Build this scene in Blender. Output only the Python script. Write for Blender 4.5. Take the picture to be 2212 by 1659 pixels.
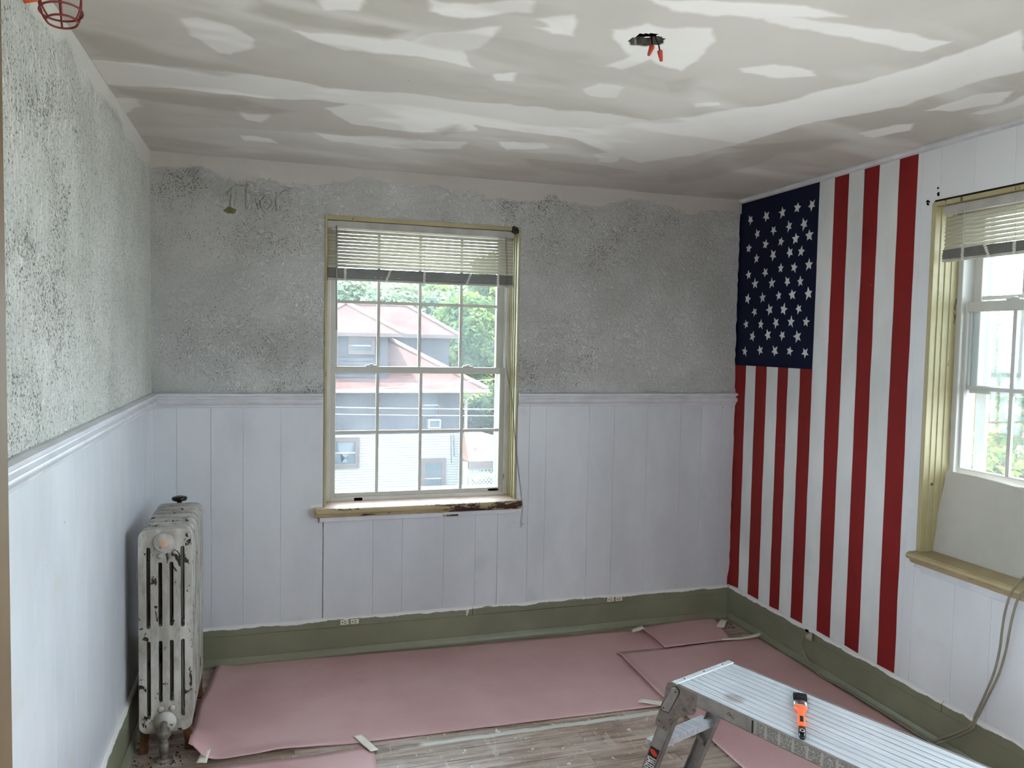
import bpy, bmesh, math, random
import numpy as np
from mathutils import Vector, Matrix, Euler

# ------------------------------------------------------------------ clear
for o in list(bpy.data.objects):
    bpy.data.objects.remove(o, do_unlink=True)
scene = bpy.context.scene
COL = scene.collection
rng = random.Random(7)
nrg = np.random.default_rng(11)
L, R, D, H = -0.55, 2.655, 4.038, 2.5        # left, right, back wall planes, ceiling height
FRONT = -1.3                                 # wall behind the camera

# ------------------------------------------------------------------ camera
cam_d = bpy.data.cameras.new('camera')
cam = bpy.data.objects.new('camera', cam_d)
COL.objects.link(cam)
cam_d.sensor_fit = 'HORIZONTAL'
cam_d.sensor_width = 36.0
cam_d.lens = 36.0 * 1677.63 / 2212.0
cam_d.clip_start, cam_d.clip_end = 0.02, 500
cam.matrix_world = Matrix([[0.955485, -0.003094, -0.295022, 0.0], [-0.294376, 0.056986, -0.953989, 0.0], [0.019764, 0.99837, 0.053538, 1.635799], [0.0, 0.0, 0.0, 1.0]])
scene.camera = cam

# ------------------------------------------------------------------ world, sun, exposure
SKY = 14.0
world = bpy.data.worlds.new('sky')
scene.world = world
world.use_nodes = True
wn = world.node_tree
wn.nodes.clear()
bg = wn.nodes.new('ShaderNodeBackground')
wo = wn.nodes.new('ShaderNodeOutputWorld')
bg.inputs['Color'].default_value = (0.80, 0.93, 1.06, 1)
bg.inputs['Strength'].default_value = SKY
wn.links.new(bg.outputs[0], wo.inputs[0])
sun_d = bpy.data.lights.new('sun', 'SUN')
sun_d.energy = 22.0
sun_d.angle = math.radians(1.0)
sun_d.color = (1.0, 0.95, 0.86)
sun = bpy.data.objects.new('sun', sun_d)
COL.objects.link(sun)
sun.rotation_euler = Vector((0.30, 0.10, -0.95)).to_track_quat('-Z', 'Y').to_euler()
sun.location = (-10, -12, 20)
scene.view_settings.view_transform = 'Standard'
scene.view_settings.look = 'None'
scene.view_settings.gamma = 1.0
scene.view_settings.use_curve_mapping = False
scene.view_settings.exposure = 0.40
scene.cycles.max_bounces = 14
scene.cycles.diffuse_bounces = 10
scene.cycles.transparent_max_bounces = 24
scene.cycles.sample_clamp_indirect = 8.0
scene.cycles.caustics_reflective = False
scene.cycles.caustics_refractive = False


# ------------------------------------------------------------------ node helpers
def lin(r, g, b):
    f = lambda v: (v / 255 / 12.92) if v / 255 <= 0.04045 else ((v / 255 + 0.055) / 1.055) ** 2.4
    return (f(r), f(g), f(b), 1.0)


class NT:
    def __init__(s, name, rough=0.6, spec=0.3, metal=0.0):
        s.m = bpy.data.materials.new(name)
        s.m.use_nodes = True
        s.t = s.m.node_tree
        s.t.nodes.clear()
        s.out = s.n('ShaderNodeOutputMaterial')
        s.b = s.n('ShaderNodeBsdfPrincipled')
        s.b.inputs['Roughness'].default_value = rough
        s.b.inputs['Specular IOR Level'].default_value = spec
        s.b.inputs['Metallic'].default_value = metal
        s.t.links.new(s.b.outputs[0], s.out.inputs[0])
        s._co = None

    def n(s, k):
        return s.t.nodes.new(k)

    def set(s, sock, v):
        if hasattr(v, 'is_output'):
            s.t.links.new(v, sock)
        else:
            if isinstance(v, tuple) and len(v) == 3 and sock.type == 'RGBA':
                v = v + (1,)
            sock.default_value = v

    def co(s):
        if s._co is None:
            s._co = s.n('ShaderNodeTexCoord').outputs['Object']
        return s._co

    def rnd(s):
        return s.n('ShaderNodeObjectInfo').outputs['Random']

    def shifted(s):                       # object coordinates shifted by the object's own random number
        v = s.n('ShaderNodeVectorMath'); v.operation = 'MULTIPLY_ADD'
        c = s.n('ShaderNodeCombineXYZ')
        r = s.rnd()
        for i in range(3):
            s.t.links.new(r, c.inputs[i])
        s.t.links.new(c.outputs[0], v.inputs[0])
        v.inputs[1].default_value = (17.3, 23.1, 9.7)
        s.t.links.new(s.co(), v.inputs[2])
        return v.outputs[0]

    def scale(s, vec, sc):
        v = s.n('ShaderNodeVectorMath'); v.operation = 'MULTIPLY'
        s.set(v.inputs[0], vec); v.inputs[1].default_value = sc
        return v.outputs[0]

    def noise(s, scale, detail=3, rough=0.55, vec=None, dist=0.0, col=False):
        t = s.n('ShaderNodeTexNoise')
        t.inputs['Scale'].default_value = scale
        t.inputs['Detail'].default_value = detail
        t.inputs['Roughness'].default_value = rough
        t.inputs['Distortion'].default_value = dist
        s.t.links.new(vec if vec is not None else s.co(), t.inputs['Vector'])
        return t.outputs['Color' if col else 'Fac']

    def voro(s, scale, vec=None, feature='F1', out='Distance', rnd=1.0):
        t = s.n('ShaderNodeTexVoronoi')
        t.feature = feature
        t.inputs['Scale'].default_value = scale
        t.inputs['Randomness'].default_value = rnd
        s.t.links.new(vec if vec is not None else s.co(), t.inputs['Vector'])
        return t.outputs[out]

    def math(s, op, a, b=0.0, c=None, clamp=False):
        t = s.n('ShaderNodeMath'); t.operation = op; t.use_clamp = clamp
        s.set(t.inputs[0], a); s.set(t.inputs[1], b)
        if c is not None:
            s.set(t.inputs[2], c)
        return t.outputs[0]

    def ramp(s, v, a, b, lo=0.0, hi=1.0):
        t = s.n('ShaderNodeMapRange')
        t.interpolation_type = 'SMOOTHSTEP'
        s.set(t.inputs[0], v)
        for i, x in zip((1, 2, 3, 4), (a, b, lo, hi)):
            t.inputs[i].default_value = x
        return t.outputs[0]

    def mix(s, f, a, b, mode='MIX'):
        t = s.n('ShaderNodeMix'); t.data_type = 'RGBA'; t.blend_type = mode
        s.set(t.inputs[0], f); s.set(t.inputs[6], a); s.set(t.inputs[7], b)
        return t.outputs[2]

    def xyz(s, vec=None):
        t = s.n('ShaderNodeSeparateXYZ')
        s.t.links.new(vec if vec is not None else s.co(), t.inputs[0])
        return t.outputs

    def attr(s, name):
        t = s.n('ShaderNodeAttribute'); t.attribute_name = name
        return t.outputs['Fac']

    def blob(s, c, r, vec=None):          # soft ellipsoid mask around c
        a = s.n('ShaderNodeVectorMath'); a.operation = 'SUBTRACT'
        s.t.links.new(vec if vec is not None else s.co(), a.inputs[0]); a.inputs[1].default_value = c
        b = s.n('ShaderNodeVectorMath'); b.operation = 'DIVIDE'
        s.t.links.new(a.outputs[0], b.inputs[0]); b.inputs[1].default_value = r
        l = s.n('ShaderNodeVectorMath'); l.operation = 'LENGTH'
        s.t.links.new(b.outputs[0], l.inputs[0])
        return s.ramp(l.outputs['Value'], 0.35, 1.0, 1.0, 0.0)

    def bump(s, h, strength=0.3, dist=0.01):
        t = s.n('ShaderNodeBump')
        t.inputs['Strength'].default_value = strength
        t.inputs['Distance'].default_value = dist
        s.t.links.new(h, t.inputs['Height'])
        s.t.links.new(t.outputs[0], s.b.inputs['Normal'])

    def color(s, c):
        s.set(s.b.inputs['Base Color'], c)

    def rough(s, v):
        s.set(s.b.inputs['Roughness'], v)


def simple(name, rgb, rough=0.6, spec=0.3, metal=0.0, var=0.12, scale=14.0, bump=0.0, bscale=90.0):
    m = NT(name, rough, spec, metal)
    c = lin(*rgb) if max(rgb) > 1 else tuple(rgb) + (1,)
    d = tuple(v * (1 - var) for v in c[:3]) + (1,)
    e = tuple(min(1, v * (1 + var)) for v in c[:3]) + (1,)
    m.color(m.mix(m.ramp(m.noise(scale, 4), 0.3, 0.7), d, e))
    if bump:
        m.bump(m.noise(bscale, 3), bump, 0.004)
    return m.m


# ------------------------------------------------------------------ materials of the room
def plaster(name, dark, streak=False, floor_=0.0, tone_a=(186, 186, 183), tone_b=(208, 208, 206), fs=165, skim_z=2.405, skim_c=(192, 186, 180)):
    """troweled white plaster with grey mildew specks; dark = list of ellipsoids where specks are dense"""
    m = NT(name, 0.85, 0.15)
    co = m.co()
    st = m.scale(co, (1, 1, 0.55)) if streak else co
    tone = m.noise(2.2, 4, 0.6)
    base = m.mix(m.ramp(tone, 0.3, 0.72), lin(*tone_a), lin(*tone_b))
    # dense zones
    mask = None
    for c, r, w in dark:
        b = m.math('MULTIPLY', m.blob(c, r), w)
        mask = b if mask is None else m.math('MAXIMUM', mask, b)
    patch = m.ramp(m.noise(4.2, 6, 0.66, dist=0.3), 0.34, 0.66)
    mask = m.math('MULTIPLY', mask, m.math('MULTIPLY_ADD', patch, 0.65, 0.35))
    mask = m.math('MAXIMUM', mask, floor_)
    x = m.xyz()
    wob = m.math('MULTIPLY', m.math('SUBTRACT', m.noise(3.3, 6, 0.65), 0.5), 0.30)
    skim = m.ramp(m.math('ADD', x[2], wob), skim_z, skim_z + 0.025)      # smooth new coat along the ceiling
    keep = m.math('SUBTRACT', 1.0, m.math('MULTIPLY', skim, 0.92))
    mask = m.math('MULTIPLY', mask, m.math('MULTIPLY_ADD', keep, 0.6, 0.4))
    fine = m.noise(fs, 4, 0.62, dist=0.4)
    mid = m.noise(48, 4, 0.6, dist=0.8)
    both = m.math('ADD', m.math('MULTIPLY', fine, 0.8), m.math('MULTIPLY', mid, 0.2))
    # threshold falls where the mask is dense
    th = m.math('MULTIPLY_ADD', mask, -0.135, 0.64)
    sp = m.ramp(m.math('SUBTRACT', both, th), -0.02, 0.06)
    base = m.mix(m.math('MULTIPLY', mask, 0.22), base, lin(166, 164, 152))
    base = m.mix(m.math('MULTIPLY', sp, 0.85), base, lin(86, 83, 74))
    base = m.mix(m.math('MULTIPLY', skim, 0.75), base, lin(*skim_c))
    dots = m.ramp(m.voro(16, rnd=1.0), 0.035, 0.05, 1.0, 0.0)
    dots = m.math('MULTIPLY', dots, m.ramp(m.noise(5), 0.5, 0.6))
    base = m.mix(m.math('MULTIPLY', dots, 0.8), base, lin(70, 68, 60))
    m.color(base)
    worm = m.noise(38, 5, 0.66, vec=st, dist=1.4)
    h = m.math('ADD', m.math('MULTIPLY', m.ramp(worm, 0.40, 0.62), m.ramp(m.noise(2.3, 3), 0.28, 0.5, 0.35, 1.0)),
               m.math('MULTIPLY', fine, 0.3))
    m.bump(m.math('MULTIPLY', h, keep), 0.75, 0.006)
    return m.m


M = {}
M['plaster_left'] = plaster('plaster_left', [((L, 2.25, 1.9), (0.5, 1.0, 0.75), 1.0),
                                             ((L, 2.0, 1.45), (0.5, 1.0, 0.5), 0.95),
                                             ((L, 3.0, 1.6), (0.5, 0.75, 0.6), 0.75),
                                             ((L, 1.9, 2.35), (0.5, 0.35, 0.3), 0.7)], True, 0.5, (202, 204, 196), (224, 224, 218), 135, 2.42, (206, 204, 196))
M['plaster_back'] = plaster('plaster_back', [((-0.45, D, 2.36), (0.28, 0.5, 0.16), 1.0),
                                             ((-0.1, D, 2.2), (0.7, 0.5, 0.28), 0.7),
                                             ((1.34, D, 2.37), (0.36, 0.5, 0.2), 1.25),
                                             ((1.55, D, 2.2), (0.7, 0.5, 0.3), 0.85),
                                             ((2.0, D, 2.32), (0.5, 0.5, 0.14), 0.85),
                                             ((1.45, D, 1.55), (0.6, 0.5, 0.4), 0.75),
                                             ((0.0, D, 1.6), (0.8, 0.5, 0.5), 0.6),
                                             ((0.1, D, 1.38), (0.6, 0.5, 0.07), 0.95)], floor_=0.12)


def planks_mat(name, gloss, tint):
    m = NT(name, gloss, 0.5)
    co = m.shifted()
    t1 = m.noise(1.6, 5, 0.6, vec=m.scale(m.co(), (1, 1, 0.45)))
    base = m.mix(m.ramp(t1, 0.34, 0.68), lin(*tint[0]), lin(*tint[1]))
    base = m.mix(m.math('MULTIPLY', m.rnd(), 0.10), base, lin(*tint[2]))
    base = m.mix(m.math('MULTIPLY', m.ramp(m.noise(3.1, 4, vec=co), 0.6, 0.74), 0.45), base, lin(*tint[2]))
    d = m.ramp(m.voro(9, vec=co), 0.028, 0.04, 1.0, 0.0)
    d = m.math('MULTIPLY', d, m.ramp(m.noise(7, 2, vec=co), 0.52, 0.6))
    base = m.mix(m.math('MULTIPLY', d, 0.75), base, lin(80, 80, 78))
    m.color(base)
    m.bump(m.noise(30, 4, vec=m.scale(co, (1, 1, 0.15))), 0.08, 0.004)
    return m.m


M['planks'] = planks_mat('painted_planks', 0.42, ((188, 190, 195), (206, 208, 212), (172, 173, 173)))
M['planks_left'] = planks_mat('painted_planks_gloss', 0.24, ((194, 197, 202), (212, 215, 218), (198, 196, 184)))
M['olive_patch'] = simple('old_olive_paint', (112, 110, 76), 0.8, 0.2, var=0.25, scale=90)
M['white_trim'] = simple('white_trim_paint', (200, 201, 204), 0.4, 0.5, var=0.08, scale=9, bump=0.06, bscale=60)
M['gap'] = simple('dark_gap', (34, 32, 30), 0.9, 0.1)

m = NT('ceiling_mud', 0.9, 0.1)
mud = m.attr('mud'); drk = m.attr('smudge')
base = m.mix(m.ramp(m.noise(1.3, 4), 0.3, 0.7), lin(196, 192, 184), lin(210, 207, 201))
base = m.mix(mud, base, lin(244, 243, 240))
base = m.mix(drk, base, lin(178, 173, 164))
nail = m.ramp(m.voro(3.6), 0.012, 0.018, 1.0, 0.0)
base = m.mix(m.math('MULTIPLY', nail, 0.5), base, lin(110, 106, 98))
m.color(base)
m.bump(m.noise(5, 5, 0.6), 0.12, 0.01)
M['ceiling'] = m.m


def green_base():
    m = NT('green_baseboard_paint', 0.38, 0.5)
    co = m.co()
    x = m.xyz()
    base = m.mix(m.ramp(m.noise(3, 4), 0.3, 0.7), lin(112, 113, 92), lin(126, 127, 106))
    # white wall paint slopped over the top edge
    edge = m.math('ADD', x[2], m.math('MULTIPLY', m.math('SUBTRACT', m.noise(6, 4, 0.6, vec=m.scale(co, (1, 1, 0.3))), 0.5), 0.05))
    base = m.mix(m.ramp(edge, 0.1845, 0.187), base, lin(214, 214, 212))
    drip = m.ramp(m.noise(26, 2, vec=m.scale(co, (1, 1, 0.04))), 0.735, 0.745)
    drip = m.math('MULTIPLY', drip, m.ramp(x[2], 0.11, 0.13))
    base = m.mix(drip, base, lin(205, 205, 200))
    chip = m.ramp(m.noise(24, 5, 0.65), 0.73, 0.745)
    base = m.mix(chip, base, lin(40, 38, 30))
    m.color(base)
    m.bump(m.noise(40, 3), 0.1, 0.004)
    return m.m


M['green'] = green_base()


def floor_wood():
    m = NT('worn_floor_boards', 0.42, 0.5)
    co = m.shifted()
    g = m.noise(14, 6, 0.65, vec=m.scale(co, (0.22, 2.6, 1)), dist=0.6)
    base = m.mix(m.ramp(g, 0.32, 0.68), lin(112, 90, 74), lin(190, 170, 156))
    base = m.mix(m.math('MULTIPLY', m.rnd(), 0.45), base, lin(140, 122, 108))
    wc = m.co()
    wash = m.ramp(m.noise(5.5, 6, 0.7, vec=m.scale(wc, (0.7, 1.5, 1))), 0.44, 0.66)
    base = m.mix(m.math('MULTIPLY', wash, 0.5), base, lin(188, 176, 168))
    sp = m.ramp(m.noise(30, 4, 0.6, vec=wc, dist=0.8), 0.655, 0.675)
    base = m.mix(m.math('MULTIPLY', sp, 0.85), base, lin(222, 222, 220))
    scr = m.ramp(m.noise(18, 3, 0.5, vec=m.scale(wc, (1.6, 0.35, 1)), dist=1.4), 0.655, 0.67)
    base = m.mix(m.math('MULTIPLY', scr, 0.5), base, lin(190, 180, 168))
    # the long strip of white filler along one board
    x = m.xyz(wc)
    yy = m.math('ABSOLUTE', m.math('SUBTRACT', m.math('ADD', x[1], m.math('MULTIPLY', m.math('SUBTRACT', m.noise(9, 4, vec=wc), 0.5), 0.022)), 3.031))
    strip = m.math('MULTIPLY', m.ramp(yy, 0.014, 0.018, 1.0, 0.0), m.ramp(m.noise(3.1, 3, vec=wc), 0.33, 0.38))
    strip = m.math('MULTIPLY', strip, m.ramp(x[0], 0.56, 0.6))
    base = m.mix(m.math('MULTIPLY', strip, 0.9), base, lin(205, 208, 200))
    m.color(base)
    m.bump(g, 0.25, 0.004)
    return m.m


M['floor'] = floor_wood()

M['planks_right'] = planks_mat('painted_planks_right', 0.4, ((204, 206, 208), (220, 222, 224), (190, 192, 190)))
m = NT('yellow_olive_casing_paint', 0.5, 0.4)
x = m.xyz()
base = m.mix(m.ramp(m.noise(3, 4), 0.3, 0.7), lin(156, 146, 106), lin(176, 167, 130))
base = m.mix(m.ramp(m.noise(20, 5, 0.65, vec=m.scale(m.co(), (1, 1, 0.3))), 0.66, 0.68), base, lin(104, 90, 58))
m.color(base); m.bump(m.noise(50, 3), 0.1, 0.003)
M['casing'] = m.m
m = NT('chipped_stool_paint', 0.5, 0.35)
x = m.xyz()
base = m.mix(m.ramp(m.noise(5, 4), 0.3, 0.7), lin(158, 142, 106), lin(174, 158, 122))
chip = m.ramp(m.math('ADD', m.noise(11, 6, 0.7, vec=m.scale(m.co(), (0.5, 1, 2.2))), m.math('MULTIPLY', m.ramp(x[0], 0.4, 1.2), 0.13)), 0.585, 0.6)
base = m.mix(chip, base, lin(58, 36, 26))
m.color(base); m.bump(m.math('SUBTRACT', 1.0, chip), 0.3, 0.003)
M['stool'] = m.m
m = NT('bare_stool_top', 0.55, 0.35)
base = m.mix(m.ramp(m.noise(7, 4, vec=m.scale(m.co(), (0.3, 1, 1))), 0.3, 0.7), lin(190, 160, 140), lin(206, 184, 168))
m.color(base)
M['stool_top'] = m.m
m = NT('right_stool_paint', 0.5, 0.4)
base = m.mix(m.ramp(m.noise(5, 4), 0.3, 0.7), lin(152, 136, 100), lin(170, 154, 118))
base = m.mix(m.ramp(m.noise(16, 6, 0.7, vec=m.scale(m.co(), (1, 0.4, 1.5))), 0.66, 0.68), base, lin(70, 56, 40))
m.color(base)
M['stool_right'] = m.m
M['vinyl'] = simple('white_vinyl', (184, 183, 177), 0.35, 0.5, var=0.05, scale=6)
m = NT('dirty_vinyl', 0.5, 0.4)
base = m.mix(m.ramp(m.noise(4, 4), 0.35, 0.7), lin(196, 192, 184), lin(214, 212, 206))
base = m.mix(m.ramp(m.noise(34, 5, 0.7, vec=m.scale(m.co(), (1, 1, 0.25))), 0.69, 0.71), base, lin(70, 62, 54))
m.color(base)
M['dirty_vinyl'] = m.m


def glass(name, haze):
    m = NT(name)
    tr = m.n('ShaderNodeBsdfTransparent'); tr.inputs[0].default_value = (0.97, 0.99, 0.98, 1)
    gl = m.n('ShaderNodeBsdfGlossy'); gl.inputs['Roughness'].default_value = 0.02
    fr = m.n('ShaderNodeFresnel'); fr.inputs[0].default_value = 1.45
    mx = m.n('ShaderNodeMixShader')
    fac = m.math('MULTIPLY', fr.outputs[0], 0.8)
    m.t.links.new(fac, mx.inputs[0]); m.t.links.new(tr.outputs[0], mx.inputs[1]); m.t.links.new(gl.outputs[0], mx.inputs[2])
    df = m.n('ShaderNodeBsdfTranslucent'); df.inputs[0].default_value = (0.9, 0.95, 1.0, 1)
    mh = m.n('ShaderNodeMixShader')
    dust = m.ramp(m.noise(6, 4), 0.2, 0.8, haze * 0.75, haze * 1.25)  # translucent veil imitating the glare that washes out the view
    speck = m.ramp(m.voro(22), 0.035, 0.05, 0.55, 0.0)
    speck = m.math('MULTIPLY', speck, m.ramp(m.noise(8, 2), 0.6, 0.66))
    m.t.links.new(m.math('MAXIMUM', dust, speck), mh.inputs[0])
    m.t.links.new(mx.outputs[0], mh.inputs[1]); m.t.links.new(df.outputs[0], mh.inputs[2])
    m.t.links.new(mh.outputs[0], m.out.inputs[0])
    return m.m


M['glass'] = glass('dusty_glare_glass', 0.022)
m = NT('blind_slat_vinyl')
df = m.n('ShaderNodeBsdfDiffuse'); df.inputs[0].default_value = lin(216, 214, 204)
tl = m.n('ShaderNodeBsdfTranslucent'); tl.inputs[0].default_value = lin(226, 220, 200)
mx = m.n('ShaderNodeMixShader'); mx.inputs[0].default_value = 0.3
m.t.links.new(df.outputs[0], mx.inputs[1]); m.t.links.new(tl.outputs[0], mx.inputs[2]); m.t.links.new(mx.outputs[0], m.out.inputs[0])
M['slat'] = m.m
M['slat_stack'] = simple('stacked_slats_backlit', (118, 117, 112), 0.5, 0.4, var=0.1, scale=20)  # darker copy of the slat colour: backlit shade put into it
M['blind_rail'] = simple('blind_rail', (172, 169, 162), 0.4, 0.4)
M['cordwhite'] = simple('blind_cord', (214, 210, 200), 0.8, 0.1)
M['cordgrey'] = simple('grey_string', (120, 118, 112), 0.8, 0.1)
M['wand'] = simple('wand_plastic', (150, 146, 138), 0.3, 0.5)
M['black'] = simple('black_metal', (24, 22, 20), 0.45, 0.5)
M['hole'] = simple('dark_cavity', (8, 8, 8), 0.95, 0.0)

# mural paints
def mural(name, rgb, gloss, wear):
    m = NT(name, gloss, 0.16)
    base = m.mix(m.ramp(m.noise(3, 5, vec=m.scale(m.co(), (1, 1, 0.5))), 0.3, 0.7), tuple(v * 0.86 for v in rgb) + (1,), tuple(v * 1.08 for v in rgb) + (1,))
    sc = m.ramp(m.noise(9, 6, 0.7, vec=m.scale(m.co(), (1, 0.5, 1.6)), dist=1.0), 0.7, 0.78)
    base = m.mix(m.math('MULTIPLY', sc, wear), base, lin(170, 160, 158))
    m.color(base)
    m.bump(m.noise(40, 3, vec=m.scale(m.co(), (1, 1, 0.2))), 0.06, 0.003)
    return m.m


M['red'] = mural('mural_red', (0.21, 0.016, 0.015), 0.55, 0.4)
M['blue'] = mural('mural_blue', (0.0025, 0.005, 0.024), 0.55, 0.08)
M['mwhite'] = mural('mural_white', (0.66, 0.67, 0.66), 0.5, 0.05)

# paper, tape, metal
m = NT('pink_rosin_paper', 0.40, 0.5)
base = m.mix(m.ramp(m.noise(2.4, 5, 0.6), 0.3, 0.7), lin(192, 152, 150), lin(204, 168, 168))
base = m.mix(m.math('MULTIPLY', m.ramp(m.noise(160, 2), 0.4, 0.7), 0.2), base, lin(188, 148, 146))
m.color(base)
m.bump(m.noise(9, 5, 0.6, dist=0.6), 0.14, 0.01)
M['paper'] = m.m
M['tape'] = simple('cream_masking_tape', (226, 222, 208), 0.7, 0.2, var=0.05)
m = NT('brushed_aluminium', 0.42, 0.5, 0.4)
g = m.noise(30, 4, 0.6, vec=m.scale(m.co(), (0.1, 4, 4)))
base = m.mix(m.ramp(g, 0.3, 0.7), lin(188, 194, 200), lin(224, 228, 232))
base = m.mix(m.math('MULTIPLY', m.ramp(m.noise(9, 5, 0.65), 0.56, 0.72), 0.4), base, lin(238, 240, 242))
base = m.mix(m.math('MULTIPLY', m.blob((0.2, 0.07, 0.5), (0.05, 0.04, 0.1)), 0.55), base, lin(130, 112, 100))
m.color(base); m.rough(m.ramp(m.noise(14, 4), 0.3, 0.7, 0.36, 0.55))
M['alu'] = m.m
M['alu_dark'] = simple('weathered_aluminium', (150, 146, 142), 0.48, 0.5, 0.7, var=0.15, scale=25)
M['steel_plate'] = simple('grimy_steel_plate', (122, 112, 106), 0.5, 0.5, 0.5, var=0.2, scale=40)
M['rivet'] = simple('rivet', (96, 90, 86), 0.4, 0.5, 0.8)
def print_mat(name, paper, ink, block, row, fine_x):
    """blocks of small print: rows of words along the label"""
    m = NT(name, 0.6, 0.3)
    x = m.xyz()
    fx_ = m.math('FRACT', m.math('MULTIPLY', x[0], 1 / block))
    rowi = m.math('FLOOR', m.math('MULTIPLY', x[2], 1 / row))
    cc = m.n('ShaderNodeCombineXYZ')
    m.t.links.new(m.math('MULTIPLY', x[0], fine_x), cc.inputs[0]); m.t.links.new(m.math('MULTIPLY', rowi, 3.7), cc.inputs[1])
    w = m.ramp(m.noise(1.0, 1, vec=cc.outputs[0]), 0.42, 0.45)
    line = m.ramp(m.math('FRACT', m.math('MULTIPLY', x[2], 1 / row)), 0.34, 0.38)
    blk = m.math('MULTIPLY', m.ramp(fx_, 0.07, 0.08), m.ramp(fx_, 0.90, 0.91, 1, 0))
    m.color(m.mix(m.math('MULTIPLY', m.math('MULTIPLY', line, w), blk), lin(*paper), lin(*ink)))
    return m.m


M['print'] = print_mat('printed_safety_label', (142, 137, 130), (78, 76, 74), 0.046, 0.0042, 260)
M['leg_print'] = print_mat('leg_label_print', (206, 204, 198), (44, 44, 46), 0.5, 0.0085, 170)
M['label_red'] = simple('label_red', (176, 52, 38), 0.5, 0.4)
M['label_black'] = simple('label_black', (22, 20, 20), 0.5, 0.4)
M['label_white'] = simple('label_white', (225, 222, 216), 0.5, 0.4)
M['orange'] = simple('orange_rubber', (255, 112, 62), 0.5, 0.35, var=0.06)
M['bristle'] = simple('black_bristles', (16, 15, 16), 0.7, 0.2, var=0.3, scale=200)
M['chrome'] = simple('ferrule_metal', (214, 214, 214), 0.22, 0.5, 1.0)
M['blackgloss'] = simple('gloss_black_plastic', (12, 12, 13), 0.18, 0.5)
M['cable'] = simple('grey_cable', (128, 124, 108), 0.5, 0.3)
M['plug'] = simple('painted_plug', (150, 148, 130), 0.5, 0.4)
M['outlet'] = simple('outlet_cream', (210, 206, 188), 0.4, 0.4, var=0.06)
M['slot'] = simple('outlet_slot', (20, 18, 16), 0.8, 0.1)
M['wirered'] = simple('wire_nut_red', (176, 60, 34), 0.45, 0.4)
M['wireblack'] = simple('black_wire', (14, 13, 13), 0.4, 0.4)
M['boxmetal'] = simple('galvanised_box', (96, 92, 88), 0.5, 0.4, 0.4, var=0.3, scale=60)
M['cage'] = simple('red_guard_wire', (110, 34, 26), 0.4, 0.5)
M['cage_handle'] = simple('orange_lamp_handle', (222, 92, 50), 0.5, 0.4)
m = NT('frosted_bulb', 0.3, 0.5); m.color(lin(226, 226, 218)); M['bulb'] = m.m
m = NT('drywall_face', 0.85, 0.15)
base = m.mix(m.ramp(m.noise(3, 4), 0.3, 0.7), lin(166, 162, 152), lin(180, 176, 167))
base = m.mix(m.math('MULTIPLY', m.ramp(m.noise(9, 6, 0.7), 0.66, 0.72), 0.5), base, lin(130, 126, 120))
m.color(base)
M['drywall'] = m.m
M['door_wood'] = simple('brown_painted_casing', (112, 92, 68), 0.5, 0.35, var=0.12, scale=4)
M['debris'] = simple('floor_debris', (70, 60, 50), 0.9, 0.1, var=0.5, scale=60, bump=0.6, bscale=90)


def radiator_mat():
    m = NT('chipped_radiator_paint', 0.5, 0.4)
    co = m.shifted()
    base = m.mix(m.ramp(m.noise(10, 5, 0.65, vec=m.scale(co, (1, 1, 0.35))), 0.3, 0.7), lin(140, 135, 126), lin(192, 189, 182))
    rust = m.ramp(m.noise(7, 4, vec=co), 0.56, 0.74)
    base = m.mix(m.math('MULTIPLY', rust, 0.55), base, lin(136, 106, 82))
    grime = m.ramp(m.noise(26, 5, 0.7, vec=m.scale(co, (1, 1, 0.4))), 0.5, 0.7)
    base = m.mix(m.math('MULTIPLY', grime, 0.4), base, lin(104, 98, 90))
    chip = m.ramp(m.noise(19, 6, 0.66, vec=m.scale(co, (1, 1, 0.6)), dist=0.5), 0.60, 0.615)
    base = m.mix(chip, base, lin(34, 24, 20))
    m.color(base)
    m.bump(m.math('SUBTRACT', m.math('MULTIPLY', m.noise(60, 3), 0.4), chip), 0.3, 0.003)
    return m.m


M['radiator'] = radiator_mat()
M['radiator_plug'] = simple('radiator_plug', (190, 160, 138), 0.5, 0.4)
M['rust_leg'] = simple('rusty_foot', (84, 60, 36), 0.8, 0.2, var=0.35, scale=50)
M['old_pipe'] = simple('old_pipe', (120, 112, 102), 0.5, 0.4, 0.3, var=0.3, scale=40)
M['brass'] = simple('tarnished_brass', (110, 96, 60), 0.4, 0.5, 0.7)

# outdoors
def roofmat(name, a, b):
    m = NT(name, 0.9, 0.1)
    br = m.n('ShaderNodeTexBrick')
    sx = m.xyz()
    cc = m.n('ShaderNodeCombineXYZ')
    m.t.links.new(sx[0], cc.inputs[0]); m.t.links.new(m.math('MULTIPLY', sx[2], 1.9), cc.inputs[1])
    m.t.links.new(cc.outputs[0], br.inputs['Vector'])
    br.inputs['Scale'].default_value = 1.0
    br.inputs['Brick Width'].default_value = 0.62
    br.inputs['Row Height'].default_value = 0.24
    br.inputs['Mortar Size'].default_value = 0.018
    br.inputs['Color1'].default_value = a + (1,)
    br.inputs['Color2'].default_value = b + (1,)
    br.inputs['Mortar'].default_value = tuple(v * 0.62 for v in a) + (1,)
    m.color(m.mix(m.ramp(m.noise(1.4, 4), 0.3, 0.7), br.outputs['Color'], tuple(v * 1.05 for v in b) + (1,)))
    return m.m


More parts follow.
